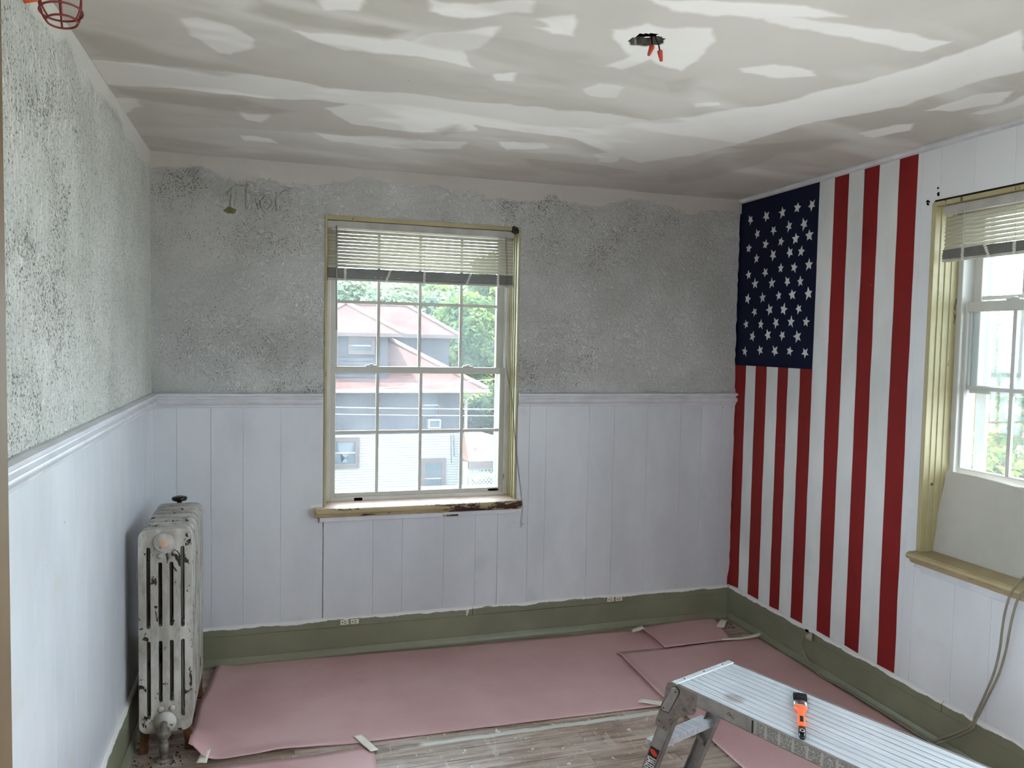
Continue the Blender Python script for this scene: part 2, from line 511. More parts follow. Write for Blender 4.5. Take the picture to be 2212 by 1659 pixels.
M['roof'] = roofmat('red_shingles', (0.036, 0.019, 0.0175), (0.048, 0.027, 0.025))
M['hipcap'] = simple('hip_cap', (0.085, 0.060, 0.053), 0.9, 0.1)
M['upper_wall'] = simple('mauve_siding', (0.0234, 0.0225, 0.0270), 0.8, 0.2, var=0.1, scale=2)
M['lower_wall'] = simple('white_siding', (0.112, 0.114, 0.116), 0.7, 0.2, var=0.03, scale=2)
M['brown_trim'] = simple('brown_house_trim', (0.0383, 0.0270, 0.0261), 0.7, 0.2)
M['gutter'] = simple('pale_gutter', (0.0900, 0.0743, 0.0675), 0.6, 0.3)
M['far_pane'] = simple('far_pane', (0.02, 0.027, 0.034), 0.7, 0.15)
M['curtain'] = simple('far_curtain', (0.0495, 0.0540, 0.0630), 0.8, 0.1)
M['ac'] = simple('air_conditioner_shell', (0.0765, 0.0810, 0.0900), 0.6, 0.3)
M['ac_grille'] = simple('air_conditioner_grille', (0.0225, 0.0270, 0.0338), 0.6, 0.3)
M['porch_roof'] = roofmat('orange_shingles', (0.0765, 0.0414, 0.0324), (0.0900, 0.0518, 0.0414))
M['lattice'] = simple('white_lattice', (0.1350, 0.1350, 0.1350), 0.7, 0.2, var=0.03)
M['bounce_ground'] = simple('pale_bounce_ground', (0.34, 0.33, 0.31), 0.9, 0.1, var=0.1, scale=1.5)  # unseen ground, made pale to bounce daylight into the room
M['ground'] = simple('grass_ground', (0.06, 0.085, 0.04), 0.95, 0.1, var=0.3, scale=0.8)
M['trunk'] = simple('tree_bark', (0.05, 0.04, 0.03), 0.9, 0.1, var=0.3, scale=8)
M['power'] = simple('power_cable', (0.1440, 0.1440, 0.1530), 0.6, 0.3)
M['orange_wall'] = simple('orange_brick_wall', (0.0585, 0.0315, 0.0158), 0.85, 0.1)
M['grey_roof'] = simple('grey_roof', (0.0630, 0.0675, 0.0720), 0.85, 0.1)


def leafmat(name, a, b):
    m = NT(name)
    r = m.attr('tint')
    c = m.mix(r, a + (1,), b + (1,))
    df = m.n('ShaderNodeBsdfDiffuse'); tl = m.n('ShaderNodeBsdfTranslucent')
    m.t.links.new(c, df.inputs[0]); m.t.links.new(c, tl.inputs[0])
    mx = m.n('ShaderNodeMixShader'); mx.inputs[0].default_value = 0.4
    m.t.links.new(df.outputs[0], mx.inputs[1]); m.t.links.new(tl.outputs[0], mx.inputs[2]); m.t.links.new(mx.outputs[0], m.out.inputs[0])
    return m.m


M['leaf_mid'] = leafmat('mid_green_leaves', (0.034, 0.066, 0.030), (0.125, 0.160, 0.040))
M['leaf_pale'] = leafmat('pale_green_leaves', (0.055, 0.090, 0.068), (0.120, 0.145, 0.075))
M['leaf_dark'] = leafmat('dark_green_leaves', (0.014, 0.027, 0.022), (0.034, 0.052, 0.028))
M['leaf_lime'] = leafmat('lime_leaves', (0.030, 0.062, 0.016), (0.115, 0.130, 0.032))


# ------------------------------------------------------------------ mesh helpers
class MB:
    def __init__(s):
        s.v, s.f, s.sm = [], [], []

    def add(s, vs, fs, smooth=False):
        o = len(s.v)
        s.v += [tuple(p) for p in vs]
        s.f += [tuple(i + o for i in f) for f in fs]
        s.sm += [smooth] * len(fs)
        return s

    def box(s, x0, x1, y0, y1, z0, z1):
        vs = [(x0, y0, z0), (x1, y0, z0), (x1, y1, z0), (x0, y1, z0), (x0, y0, z1), (x1, y0, z1), (x1, y1, z1), (x0, y1, z1)]
        return s.add(vs, [(0, 3, 2, 1), (4, 5, 6, 7), (0, 1, 5, 4), (1, 2, 6, 5), (2, 3, 7, 6), (3, 0, 4, 7)])

    def prism(s, loop, vec, smooth=False):
        """closed loop of points (counter-clockwise seen from the side vec points to) swept by vec"""
        n = len(loop)
        vs = list(loop) + [tuple(Vector(p) + Vector(vec)) for p in loop]
        fs = [tuple(range(n - 1, -1, -1)), tuple(range(n, 2 * n))]
        s.add(vs, fs)
        s.f += [tuple(len(s.v) - 2 * n + k for k in (i, (i + 1) % n, n + (i + 1) % n, n + i)) for i in range(n)]
        s.sm += [smooth] * n
        return s

    def tube(s, pts, r, seg=8, closed=False, caps=True):
        pts = [Vector(p) for p in pts]
        n = len(pts)
        rs = r if isinstance(r, (list, tuple)) else [r] * n
        rings = []
        up = None
        for i, p in enumerate(pts):
            if closed:
                t = pts[(i + 1) % n] - pts[i - 1]
            else:
                t = pts[min(i + 1, n - 1)] - pts[max(i - 1, 0)]
            t = t.normalized() if t.length > 1e-9 else Vector((0, 0, 1))
            if up is None:
                up = Vector((0, 0, 1)) if abs(t.z) < 0.9 else Vector((1, 0, 0))
            a = t.cross(up)
            a = a.normalized() if a.length > 1e-6 else t.orthogonal().normalized()
            b = a.cross(t).normalized()
            up = b
            rings.append([p + (a * math.cos(k / seg * 2 * math.pi) + b * math.sin(k / seg * 2 * math.pi)) * rs[i] for k in range(seg)])
        vs = [v for ring in rings for v in ring]
        fs = []
        m = n if closed else n - 1
        for i in range(m):
            j = (i + 1) % n
            for k in range(seg):
                fs.append((i * seg + k, i * seg + (k + 1) % seg, j * seg + (k + 1) % seg, j * seg + k))
        if caps and not closed:
            fs.append(tuple(range(seg))[::-1]); fs.append(tuple((n - 1) * seg + k for k in range(seg)))
        return s.add(vs, fs, True)

    def lathe(s, prof, c, axis=(0, 0, 1), seg=20):
        """prof = [(radius, height)...] turned about axis through c"""
        ax = Vector(axis).normalized()
        a = ax.orthogonal().normalized(); b = ax.cross(a)
        vs, fs = [], []
        for r, h in prof:
            for k in range(seg):
                t = 2 * math.pi * k / seg
                vs.append(Vector(c) + ax * h + (a * math.cos(t) + b * math.sin(t)) * max(r, 1e-5))
        for i in range(len(prof) - 1):
            for k in range(seg):
                fs.append((i * seg + k, i * seg + (k + 1) % seg, (i + 1) * seg + (k + 1) % seg, (i + 1) * seg + k))
        fs.append(tuple(range(seg))[::-1]); fs.append(tuple((len(prof) - 1) * seg + k for k in range(seg)))
        return s.add(vs, fs, True)

    def mesh(s, name, mat):
        me = bpy.data.meshes.new(name)
        me.from_pydata(s.v, [], s.f)
        me.polygons.foreach_set('use_smooth', s.sm)
        me.materials.append(mat)
        bm = bmesh.new(); bm.from_mesh(me)
        bmesh.ops.recalc_face_normals(bm, faces=bm.faces)
        bm.to_mesh(me); bm.free()
        me.update()
        return me


WORLD_BUILT = set()                  # things whose parts are modelled in world coordinates


def link(o, parent=None):
    COL.objects.link(o)
    if parent is not None:
        o.parent = parent
        if parent.name in WORLD_BUILT:
            o.location = -parent.location
    return o


def tag(o, label=None, cat=None, group=None, kind=None):
    if label: o['label'] = label
    if cat: o['category'] = cat
    if group: o['group'] = group
    if kind: o['kind'] = kind
    return o


def obj(name, mb, mat, parent=None, label=None, cat=None, group=None, kind=None, bevel=0.0, seg=2):
    me = mb if isinstance(mb, bpy.types.Mesh) else mb.mesh(name, M[mat] if isinstance(mat, str) else mat)
    o = bpy.data.objects.new(name, me)
    link(o, parent)
    if bevel:
        b = o.modifiers.new('bevel', 'BEVEL')
        b.width = bevel; b.segments = seg; b.limit_method = 'ANGLE'; b.angle_limit = math.radians(40)
        b.harden_normals = False
    return tag(o, label, cat, group, kind)


def thing(name, loc, label=None, cat=None, group=None, kind=None, rotz=None):
    """an empty at the thing's base; parts are in world coordinates unless rotz is given"""
    o = bpy.data.objects.new(name, None)
    o.empty_display_size = 0.05
    o.location = loc
    COL.objects.link(o)
    if rotz is None:
        WORLD_BUILT.add(o.name)
    else:
        o.rotation_euler = (0, 0, rotz)
    return tag(o, label, cat, group, kind)


def rect_frame(mb, axis, a0, a1, z0, z1, d0, d1, wl, wr, wb, wt):
    """four bars round an opening in the plane axis ('y' = a is x, 'x' = a is y)"""
    def bx(p0, p1, q0, q1):
        if axis == 'y': mb.box(p0, p1, d0, d1, q0, q1)
        else: mb.box(d0, d1, p0, p1, q0, q1)
    bx(a0, a0 + wl, z0, z1); bx(a1 - wr, a1, z0, z1)
    bx(a0 + wl, a1 - wr, z0, z0 + wb); bx(a0 + wl, a1 - wr, z1 - wt, z1)
    return mb


def smooth_path(pts, n=8):
    """Catmull-Rom through pts"""
    P = [Vector(p) for p in pts]
    P = [P[0] * 2 - P[1]] + P + [P[-1] * 2 - P[-2]]
    out = []
    for i in range(1, len(P) - 2):
        for k in range(n):
            t = k / n
            a, b, c, d = P[i - 1], P[i], P[i + 1], P[i + 2]
            out.append(0.5 * ((2 * b) + (c - a) * t + (2 * a - 5 * b + 4 * c - d) * t * t + (3 * b - a - 3 * c + d) * t ** 3))
    out.append(P[-2])
    return out


def fbm(x, y, seed=0, octaves=5, base=1.0, gain=0.5):
    g = np.random.default_rng(seed)
    tot = np.zeros_like(x); amp, fr, nm = 1.0, base, 0.0
    for o in range(octaves):
        tab = g.random((64, 64))
        u, v = x * fr + g.random() * 50, y * fr + g.random() * 50
        iu, iv = np.floor(u).astype(int), np.floor(v).astype(int)
        fu, fv = u - iu, v - iv
        fu = fu * fu * (3 - 2 * fu); fv = fv * fv * (3 - 2 * fv)
        t = lambda a, b: tab[a % 64, b % 64]
        tot += amp * ((t(iu, iv) * (1 - fu) + t(iu + 1, iv) * fu) * (1 - fv) + (t(iu, iv + 1) * (1 - fu) + t(iu + 1, iv + 1) * fu) * fv)
        nm += amp; amp *= gain; fr *= 2.0
    return tot / nm


def poly_sd(px, py, poly):
    """signed distance (negative inside) of points to a polygon"""
    d = np.full(px.shape, 1e9); ins = np.zeros(px.shape, bool)
    n = len(poly)
    for i in range(n):
        ax, ay = poly[i]; bx, by = poly[(i + 1) % n]
        ex, ey = bx - ax, by - ay
        wx, wy = px - ax, py - ay
        t = np.clip((wx * ex + wy * ey) / (ex * ex + ey * ey + 1e-12), 0, 1)
        d = np.minimum(d, (wx - t * ex) ** 2 + (wy - t * ey) ** 2)
        c = (ay > py) != (by > py)
        with np.errstate(divide='ignore', invalid='ignore'):
            xi = (bx - ax) * (py - ay) / (by - ay) + ax
        ins ^= c & (px < xi)
    d = np.sqrt(d)
    return np.where(ins, -d, d)

# =================================================================== ROOM SHELL
# ---- floor: dark sub-floor and one object per board
fl = obj('floor', MB().box(L - 0.3, R + 0.3, FRONT - 0.2, D + 0.25, -0.06, -0.021), 'gap', kind='structure')
BW = 0.083
y = D
row = 0
while y > FRONT + 0.02:
    y0 = max(FRONT, y - BW)
    if y < 1.0:
        cuts = [L, R]
    else:
        c = L + 0.5 + rng.random() * 2.2
        cuts = [L, c, R]
    for a, b in zip(cuts, cuts[1:]):
        dz = rng.uniform(-0.0008, 0.0)
        obj('floor_board', MB().box(a + 0.0008, b - 0.0008, y0 + 0.0019, y - 0.0019, -0.021, dz), 'floor', fl)
    y = y0
    row += 1

# ---- ceiling: fine grid over the part in view with the ragged lamp hole left out, plus the rest
hc = (1.013, 2.046)
MUD = [
    [(-0.225,2.355,2.5),(-0.181,2.316,2.5),(-0.112,2.37,2.5),(-0.065,2.431,2.5),(-0.082,2.505,2.5),(-0.136,2.58,2.5),(-0.172,2.57,2.5),(-0.218,2.465,2.5)],
    [(-0.553,2.776,2.5),(-0.312,2.756,2.5),(0.015,2.765,2.5),(0.199,2.806,2.5),(0.422,2.792,2.5),(0.69,2.786,2.5),(1.107,2.747,2.5),(1.386,2.769,2.5),(1.48,2.686,2.5),(1.609,2.542,2.5),(1.741,2.346,2.5),(1.815,2.138,2.5),(1.874,1.915,2.5),(1.917,1.632,2.5),(2.194,1.86,2.5),(2.144,2.088,2.5),(2.103,2.352,2.5),(1.973,2.542,2.5),(1.93,2.834,2.5),(1.826,3.175,2.5),(1.664,3.408,2.5),(1.216,3.115,2.5),(0.723,3.068,2.5),(0.384,3.0,2.5),(0.08,2.972,2.5),(-0.143,3.023,2.5),(-0.325,2.993,2.5),(-0.569,3.054,2.5)],
    [(-0.142,3.164,2.5),(-0.049,3.092,2.5),(-0.025,3.208,2.5),(-0.053,3.355,2.5),(-0.123,3.326,2.5)],
    [(-0.133,3.598,2.5),(0.001,3.594,2.5),(0.005,3.66,2.5),(-0.116,3.674,2.5)],
    [(0.167,3.07,2.5),(0.28,2.99,2.5),(0.526,3.009,2.5),(0.757,3.054,2.5),(0.804,3.16,2.5),(0.537,3.287,2.5),(0.303,3.231,2.5)],
    [(0.049,2.325,2.5),(0.214,2.307,2.5),(0.372,2.3,2.5),(0.434,2.199,2.5),(0.605,2.09,2.5),(0.602,2.173,2.5),(0.538,2.3,2.5),(0.619,2.437,2.5),(0.507,2.417,2.5),(0.388,2.395,2.5),(0.226,2.431,2.5),(0.129,2.39,2.5)],
    [(0.112,2.095,2.5),(0.236,2.051,2.5),(0.235,2.14,2.5),(0.128,2.166,2.5)],
    [(0.37,2.003,2.5),(0.636,1.907,2.5),(0.646,1.974,2.5),(0.483,2.069,2.5),(0.394,2.064,2.5)],
    [(0.902,2.029,2.5),(0.96,1.934,2.5),(1.13,1.912,2.5),(1.199,1.99,2.5),(1.221,2.088,2.5),(1.232,2.244,2.5),(1.179,2.237,2.5),(1.085,2.179,2.5),(1.044,2.288,2.5),(0.99,2.273,2.5),(1.006,2.175,2.5)],
    [(1.017,2.519,2.5),(1.05,2.445,2.5),(1.126,2.457,2.5),(1.14,2.569,2.5),(1.075,2.583,2.5)],
    [(1.404,3.336,2.5),(1.465,3.237,2.5),(1.544,3.298,2.5),(1.542,3.457,2.5),(1.473,3.464,2.5)],
    [(1.384,2.143,2.5),(1.475,2.084,2.5),(1.59,2.084,2.5),(1.624,2.134,2.5),(1.546,2.182,2.5),(1.426,2.181,2.5)],
    [(1.433,2.503,2.5),(1.512,2.461,2.5),(1.55,2.504,2.5),(1.476,2.545,2.5)],
    [(2.258,2.281,2.5),(2.243,2.107,2.5),(2.342,2.018,2.5),(2.397,2.135,2.5),(2.345,2.259,2.5)],
    [(2.228,2.64,2.5),(2.275,2.492,2.5),(2.325,2.419,2.5),(2.379,2.508,2.5),(2.326,2.647,2.5)],
    [(2.426,2.265,2.5),(2.411,2.039,2.5),(2.487,2.101,2.5),(2.483,2.268,2.5)],
    [(0.672,2.013,2.5),(0.739,1.964,2.5),(0.769,2.017,2.5),(0.809,2.104,2.5),(0.758,2.102,2.5),(0.71,2.085,2.5)],
    [(0.68,2.075,2.5),(0.738,2.048,2.5),(0.791,2.097,2.5),(0.731,2.105,2.5)],
    [(0.168,3.417,2.5),(0.552,3.377,2.5),(0.805,3.326,2.5),(0.813,3.444,2.5),(0.542,3.57,2.5),(0.252,3.528,2.5)],
    [(0.918,3.282,2.5),(1.133,3.23,2.5),(1.184,3.313,2.5),(1.011,3.383,2.5)],
    [(-0.551,3.2,2.5),(-0.471,3.181,2.5),(-0.478,3.292,2.5),(-0.537,3.405,2.5),(-0.553,3.321,2.5)],
    [(1.189,1.766,2.5),(1.558,1.756,2.5),(1.807,1.768,2.5),(1.777,1.852,2.5),(1.486,1.85,2.5),(1.252,1.816,2.5)],
    [(0.876,1.821,2.5),(1.221,1.697,2.5),(1.427,1.709,2.5),(1.17,1.821,2.5),(0.984,1.852,2.5)],
    [(0.672,2.472,2.5),(0.739,2.437,2.5),(0.751,2.528,2.5),(0.699,2.537,2.5)],
]
SMU = [
    [(1.86,3.499,2.5),(1.918,3.093,2.5),(2.139,2.933,2.5),(2.191,3.174,2.5),(2.165,3.571,2.5),(2.055,3.808,2.5)],
    [(1.864,3.008,2.5),(2.128,2.795,2.5),(2.26,2.703,2.5),(2.264,2.909,2.5),(2.093,3.068,2.5)],
    [(0.647,3.199,2.5),(0.703,3.104,2.5),(0.748,3.174,2.5),(0.689,3.259,2.5)],
    [(-0.53,2.522,2.5),(-0.351,2.635,2.5),(-0.044,2.739,2.5),(-0.163,2.821,2.5),(-0.368,2.768,2.5),(-0.549,2.741,2.5)],
    [(-0.545,3.066,2.5),(-0.113,3.045,2.5),(0.084,3.127,2.5),(-0.052,3.244,2.5),(-0.428,3.212,2.5),(-0.542,3.152,2.5)],
    [(1.213,2.364,2.5),(1.308,2.29,2.5),(1.375,2.404,2.5),(1.287,2.438,2.5)],
    [(-0.035,2.148,2.5),(0.129,2.179,2.5),(0.36,2.226,2.5),(0.293,2.304,2.5),(0.061,2.301,2.5),(-0.059,2.228,2.5)],
    [(1.117,3.508,2.5),(1.42,3.507,2.5),(1.795,3.57,2.5),(1.608,3.717,2.5),(1.219,3.673,2.5)],
]
GX, GY, G = (L, R), (1.42, D), 0.0065
nx, ny = int((GX[1] - GX[0]) / G), int((GY[1] - GY[0]) / G)
xs, ys = np.linspace(*GX, nx + 1), np.linspace(*GY, ny + 1)
X, Y = np.meshgrid(xs, ys, indexing='ij')
wx = X + (fbm(X, Y, 3, 5, 7.0) - 0.5) * 0.07
wy = Y + (fbm(X, Y, 4, 5, 7.0) - 0.5) * 0.07
def layer(polys, soft, seed0):
    out = np.zeros_like(X)
    for k, p in enumerate(polys):
        p2 = [(q[0], q[1]) for q in p]
        a = np.array(p2); lo, hi = a.min(0) - 0.12, a.max(0) + 0.12
        sel = (wx > lo[0]) & (wx < hi[0]) & (wy > lo[1]) & (wy < hi[1])
        if not sel.any(): continue
        sd = poly_sd(wx[sel], wy[sel], p2)
        out[sel] = np.maximum(out[sel], np.clip(0.5 - sd / soft, 0, 1) * (0.84 + 0.16 * ((k * 7) % 5) / 4))
    return out
mud = layer(MUD, 0.014, 0)
mud = mud * (0.85 + 0.5 * (fbm(X, Y, 8, 4, 4.0) - 0.3))
thin = np.clip((fbm(X * 0.5 + Y * 0.25, Y * 1.5 - X * 0.35, 9, 4, 2.2) - 0.5) * 6, 0, 1) * 0.42
mud = np.clip(np.maximum(mud, thin), 0, 1)
smu = layer(SMU, 0.05, 5) * 0.75 * (0.5 + fbm(X, Y, 12, 4, 5.0))
smu = np.clip(np.maximum(smu, np.clip((fbm(X * 0.6, Y * 1.6, 21, 4, 2.0) - 0.58) * 5, 0, 0.3)), 0, 1)
ang = np.arctan2(Y - hc[1], X - hc[0])
rad = 0.046 + 0.004 * np.sin(ang * 3 + 1) + 0.003 * np.sin(ang * 7)
inside = np.hypot(X - hc[0], Y - hc[1]) < rad
idx = np.arange(X.size).reshape(X.shape)
q = np.stack([idx[:-1, :-1], idx[:-1, 1:], idx[1:, 1:], idx[1:, :-1]], -1).reshape(-1, 4)
ins = inside.reshape(-1)
q = q[~ins[q].any(1)]
Z = H + (fbm(X, Y, 31, 3, 1.2) - 0.5) * 0.012 * np.clip((D - Y) / 0.2, 0, 1)
co = np.stack([X, Y, Z], -1).reshape(-1, 3)
# back of the slab: plain quads round the hole neighbourhood keep the slab closed above
me = bpy.data.meshes.new('ceiling')
me.vertices.add(len(co)); me.vertices.foreach_set('co', co.ravel())
me.loops.add(q.size); me.loops.foreach_set('vertex_index', q.ravel())
me.polygons.add(len(q)); me.polygons.foreach_set('loop_start', np.arange(0, q.size, 4)); me.polygons.foreach_set('loop_total', np.full(len(q), 4))
for nm, arr in (('mud', mud), ('smudge', smu)):
    at = me.attributes.new(nm, 'FLOAT', 'POINT'); at.data.foreach_set('value', arr.reshape(-1).astype(np.float32))
me.polygons.foreach_set('use_smooth', np.ones(len(q), bool))
me.update(); me.validate()
me.materials.append(M['ceiling'])
ceil = obj('ceiling', me, None, kind='structure')
back = MB()
back.box(L - 0.3, R + 0.3, FRONT - 0.2, GY[0], H, H + 0.12)
hx0, hx1, hy0, hy1 = hc[0] - 0.09, hc[0] + 0.09, hc[1] - 0.09, hc[1] + 0.09
back.box(L - 0.3, R + 0.3, GY[0], hy0, H + 0.008, H + 0.12); back.box(L - 0.3, R + 0.3, hy1, D + 0.3, H + 0.008, H + 0.12)
back.box(L - 0.3, hx0, hy0, hy1, H + 0.008, H + 0.12); back.box(hx1, R + 0.3, hy0, hy1, H + 0.008, H + 0.12)
obj('ceiling_slab', back, 'ceiling', ceil)
ring = MB()                                    # broken plaster edge of the hole
n = 48
rr = lambda t: 0.046 + 0.004 * math.sin(t * 3 + 1) + 0.003 * math.sin(t * 7)
vs, fs = [], []
for k in range(n):
    t = 2 * math.pi * k / n
    j = rng.uniform(-0.0015, 0.0015)
    vs += [(hc[0] + (rr(t) + 0.004 + j) * math.cos(t), hc[1] + (rr(t) + 0.004 + j) * math.sin(t), H + 0.002),
           (hc[0] + (rr(t) + 0.002 - j) * math.cos(t), hc[1] + (rr(t) + 0.002 - j) * math.sin(t), H + 0.026),
           (hc[0] + (rr(t) + 0.022) * math.cos(t), hc[1] + (rr(t) + 0.022) * math.sin(t), H + 0.003),
           (hc[0] + (rr(t) + 0.022) * math.cos(t), hc[1] + (rr(t) + 0.022) * math.sin(t), H + 0.026)]
for k in range(n):
    a, b = 4 * k, 4 * ((k + 1) % n)
    fs += [(a, b, b + 1, a + 1), (a + 2, a, b, b + 2)[::-1], (a + 1, b + 1, b + 3, a + 3), (a + 2, b + 2, b + 3, a + 3)]
ring.add(vs, fs)
obj('broken_plaster_edge', ring, 'boxmetal', ceil, 'grey broken plaster edge of the lamp hole')

# ---- left wall
WT = 0.26
RAIL = 1.36
FILL_LEFT = (-0.8, 0.6, 0.8, 2.15)      # unseen opening added left of the camera to let in more daylight
b = MB().box(L - WT, L, FRONT - WT, FILL_LEFT[0], 0, H).box(L - WT, L, FILL_LEFT[1], D + WT, 0, H)
b.box(L - WT, L, FILL_LEFT[0], FILL_LEFT[1], 0, FILL_LEFT[2]).box(L - WT, L, FILL_LEFT[0], FILL_LEFT[1], FILL_LEFT[3], H)
wl = obj('wall_left', b, 'plaster_left', kind='structure')
seams = [1.3, 1.62, 1.86, 2.092, 2.257, 2.477, 2.622, 2.859, 3.096, 3.32, 3.52, 3.72, 3.88, D - 0.008]
for a, b in zip(seams, seams[1:]):
    obj('plank', MB().box(L, L + 0.008, a + 0.0005, b - 0.0005, 0.1, RAIL - 0.03), 'planks_left', wl, bevel=0.0008, seg=1)

# ---- back wall with the window opening
W1 = (0.252, 1.280, 0.765, 2.256)
b = MB()
b.box(L - WT, W1[0], D, D + WT, 0, H); b.box(W1[1], R + WT, D, D + WT, 0, H)
b.box(W1[0], W1[1], D, D + WT, 0, W1[2]); b.box(W1[0], W1[1], D, D + WT, W1[3], H)
wb = obj('wall_back', b, 'plaster_back', kind='structure')
bs = [L, -0.439, -0.285, -0.136, 0.042, 0.251, 0.504, 0.657, 0.879, 1.054, 1.180, 1.352, 1.45, 1.705, 1.86, 2.067, 2.284, 2.42, 2.556, R]
for i, (a, c) in enumerate(zip(bs, bs[1:])):
    g0 = 0.0022 if abs(a - 0.251) < 0.01 else 0.0004
    if a >= 0.25 and c <= 1.36:
        segs = [(a, c, 0.1, 0.705)] if c < 1.3 else [(a, 1.283, 0.1, 0.705), (1.283, c, 0.1, RAIL - 0.03)]
    else:
        segs = [(a, c, 0.1, RAIL - 0.03)]
    if len(segs) == 2:            # the plank that runs up beside the window: one L-shaped piece
        p = [(a + 0.0009, D, 0.1), (c - 0.0009, D, 0.1), (c - 0.0009, D, RAIL - 0.03), (1.283, D, RAIL - 0.03), (1.283, D, 0.705), (a + 0.0009, D, 0.705)]
        obj('plank', MB().prism(p, (0, -0.008, 0)), 'planks', wb)
    else:
        x0, x1, z0, z1 = segs[0]
        if abs(c - 0.251) < 0.01: x1 = 0.249
        obj('plank', MB().box(x0 + g0, x1 - 0.0004, D - 0.008, D, z0, z1), 'planks', wb, bevel=0.0007, seg=1)
# smooth band of new plaster under the ceiling and the raised old lettering left in the plaster
def stroke(mb, pts, r):
    pts = smooth_path([(x, D + 0.002, z) for x, z in pts], 5)
    mb.tube(pts, r, 8)
    return mb
let = MB()
PX = [(-0.185,4.038,2.342),(-0.191,4.038,2.262),(-0.151,4.038,2.362),(-0.195,4.038,2.348),(-0.117,4.038,2.374),(-0.115,4.038,2.258),(-0.113,4.038,2.307),(-0.081,4.038,2.323),(-0.063,4.038,2.262),(-0.035,4.038,2.324),(-0.053,4.038,2.289),(-0.031,4.038,2.255),(0.002,4.038,2.293),(-0.014,4.038,2.328),(0.023,4.038,2.351),(0.024,4.038,2.259),(0.028,4.038,2.329),(0.071,4.038,2.366),(0.08,4.038,2.344),(-0.212,4.038,2.322),(-0.16,4.038,2.366),(0.111,4.038,2.324),(0.019,4.038,2.312),(0.084,4.038,2.389)]
q = [(p[0], p[2]) for p in PX]
stroke(let, [q[19], q[0], q[1]], 0.011); stroke(let, [q[3], q[20], q[2], q[4]], 0.009)
stroke(let, [q[4], q[5]], 0.0125); stroke(let, [q[6], q[7], q[8]], 0.009)
stroke(let, [q[9], q[10], q[11], q[12], q[13], q[9]], 0.010)
stroke(let, [q[14], q[15]], 0.0125); stroke(let, [q[22], q[16], q[17], q[18]], 0.009)
obj('raised_lettering', let, 'plaster_back', wb, 'old lettering in raised plaster, painted over')
pc_ = [(-0.197,4.037,2.246)][0]
obj('scraped_patch', MB().prism([(pc_[0] + rr_ * math.cos(t_ * 0.48) * 1.5, D - 0.0008, pc_[2] + rr_ * math.sin(t_ * 0.48) * 0.8) for t_, rr_ in enumerate((.018, .022, .017, .02, .024, .017, .019, .023, .018, .02, .016, .021, .018))], (0, 0.0006, 0)), 'olive_patch', wb, 'scraped olive patch of older paint')

# ---- right wall: boards to the ceiling, opening of the second window
W2 = (1.60, 2.622, 0.765, 2.256)
b = MB()
FILL_RIGHT = (-0.6, 0.6, 0.5, 2.3)      # unseen opening added right of the camera for extra daylight
b.box(R, R + WT, FRONT - WT, FILL_RIGHT[0], 0, H); b.box(R, R + WT, FILL_RIGHT[1], W2[0], 0, H)
b.box(R, R + WT, FILL_RIGHT[0], FILL_RIGHT[1], 0, FILL_RIGHT[2]); b.box(R, R + WT, FILL_RIGHT[0], FILL_RIGHT[1], FILL_RIGHT[3], H)
b.box(R, R + WT, W2[1], D + WT, 0, H)
b.box(R, R + WT, W2[0], W2[1], 0, W2[2]); b.box(R, R + WT, W2[0], W2[1], W2[3], H)
wr = obj('wall_right', b, 'planks_right', kind='structure')
rs = [D, 3.887, 3.74, 3.60, 3.452, 3.34, 3.19, 3.042, 2.93, 2.795, 2.694]
T = 0.006
for c, a in zip(rs, rs[1:]):
    obj('plank', MB().box(R - T, R, a + 0.0005, c - 0.0005, 0.15, H), 'planks_right', wr, bevel=0.0008, seg=1)
p = [(R, 2.6932, 0.15), (R, 2.642, 0.15), (R, 2.642, 0.715), (R, 2.63, 0.715), (R, 2.63, 2.262), (R, 2.60, 2.262), (R, 2.60, H), (R, 2.6932, H)]
obj('plank', MB().prism(p[::-1], (-T, 0, 0)), 'planks_right', wr)
for c, a in zip([2.60, 2.436, 2.26, 2.10, 1.93, 1.76, 1.58], [2.436, 2.26, 2.10, 1.93, 1.76, 1.58, 1.4]):
    z0 = 2.262
    obj('plank', MB().box(R - T, R, a + 0.0005, c - 0.0005, z0, H), 'planks_right', wr, bevel=0.0008, seg=1)
for c, a in zip([2.642, 2.43, 2.261, 2.09, 1.93, 1.75, 1.58], [2.43, 2.261, 2.09, 1.93, 1.75, 1.58, 1.4]):
    obj('plank', MB().box(R - T, R, a + 0.0005, c - 0.0005, 0.15, 0.705), 'planks_right', wr, bevel=0.0008, seg=1)

# ---- wall behind the camera
obj('wall_front', MB().box(L, R, FRONT - WT, FRONT, 0, H), 'door_wood', kind='structure')

# ---- chair rail
RP = [(0.0, 0.0), (0.012, 0.001), (0.014, 0.013), (0.024, 0.020), (0.030, 0.030), (0.030, 0.036), (0.018, 0.048), (0.018, 0.054), (0.032, 0.058), (0.033, 0.069), (0.014, 0.074), (0.0, 0.074)]
z0 = RAIL - 0.072
def rail_back(x0, x1): return MB().prism([(x0, D - p, z0 + h) for p, h in RP], (x1 - x0, 0, 0))
obj('trim_1', rail_back(L + 0.0, 0.247), 'white_trim', kind='structure', bevel=0.002, seg=1)
obj('trim_2', rail_back(1.285, R - T), 'white_trim', kind='structure', bevel=0.002, seg=1)
obj('trim_3', MB().prism([(L + p, 1.807, z0 + h) for p, h in RP], (0, D - 1.807, 0)), 'white_trim', kind='structure', bevel=0.002, seg=1)
# white strip along the ceiling over the mural wall
CP = [(0, 0), (0.022, 0), (0.022, -0.008), (0.017, -0.017), (0.008, -0.022), (0, -0.022)]
obj('trim_4', MB().prism([(R - T - p, 1.3, H + h) for p, h in CP], (0, D - 1.3, 0)), 'white_trim', kind='structure')
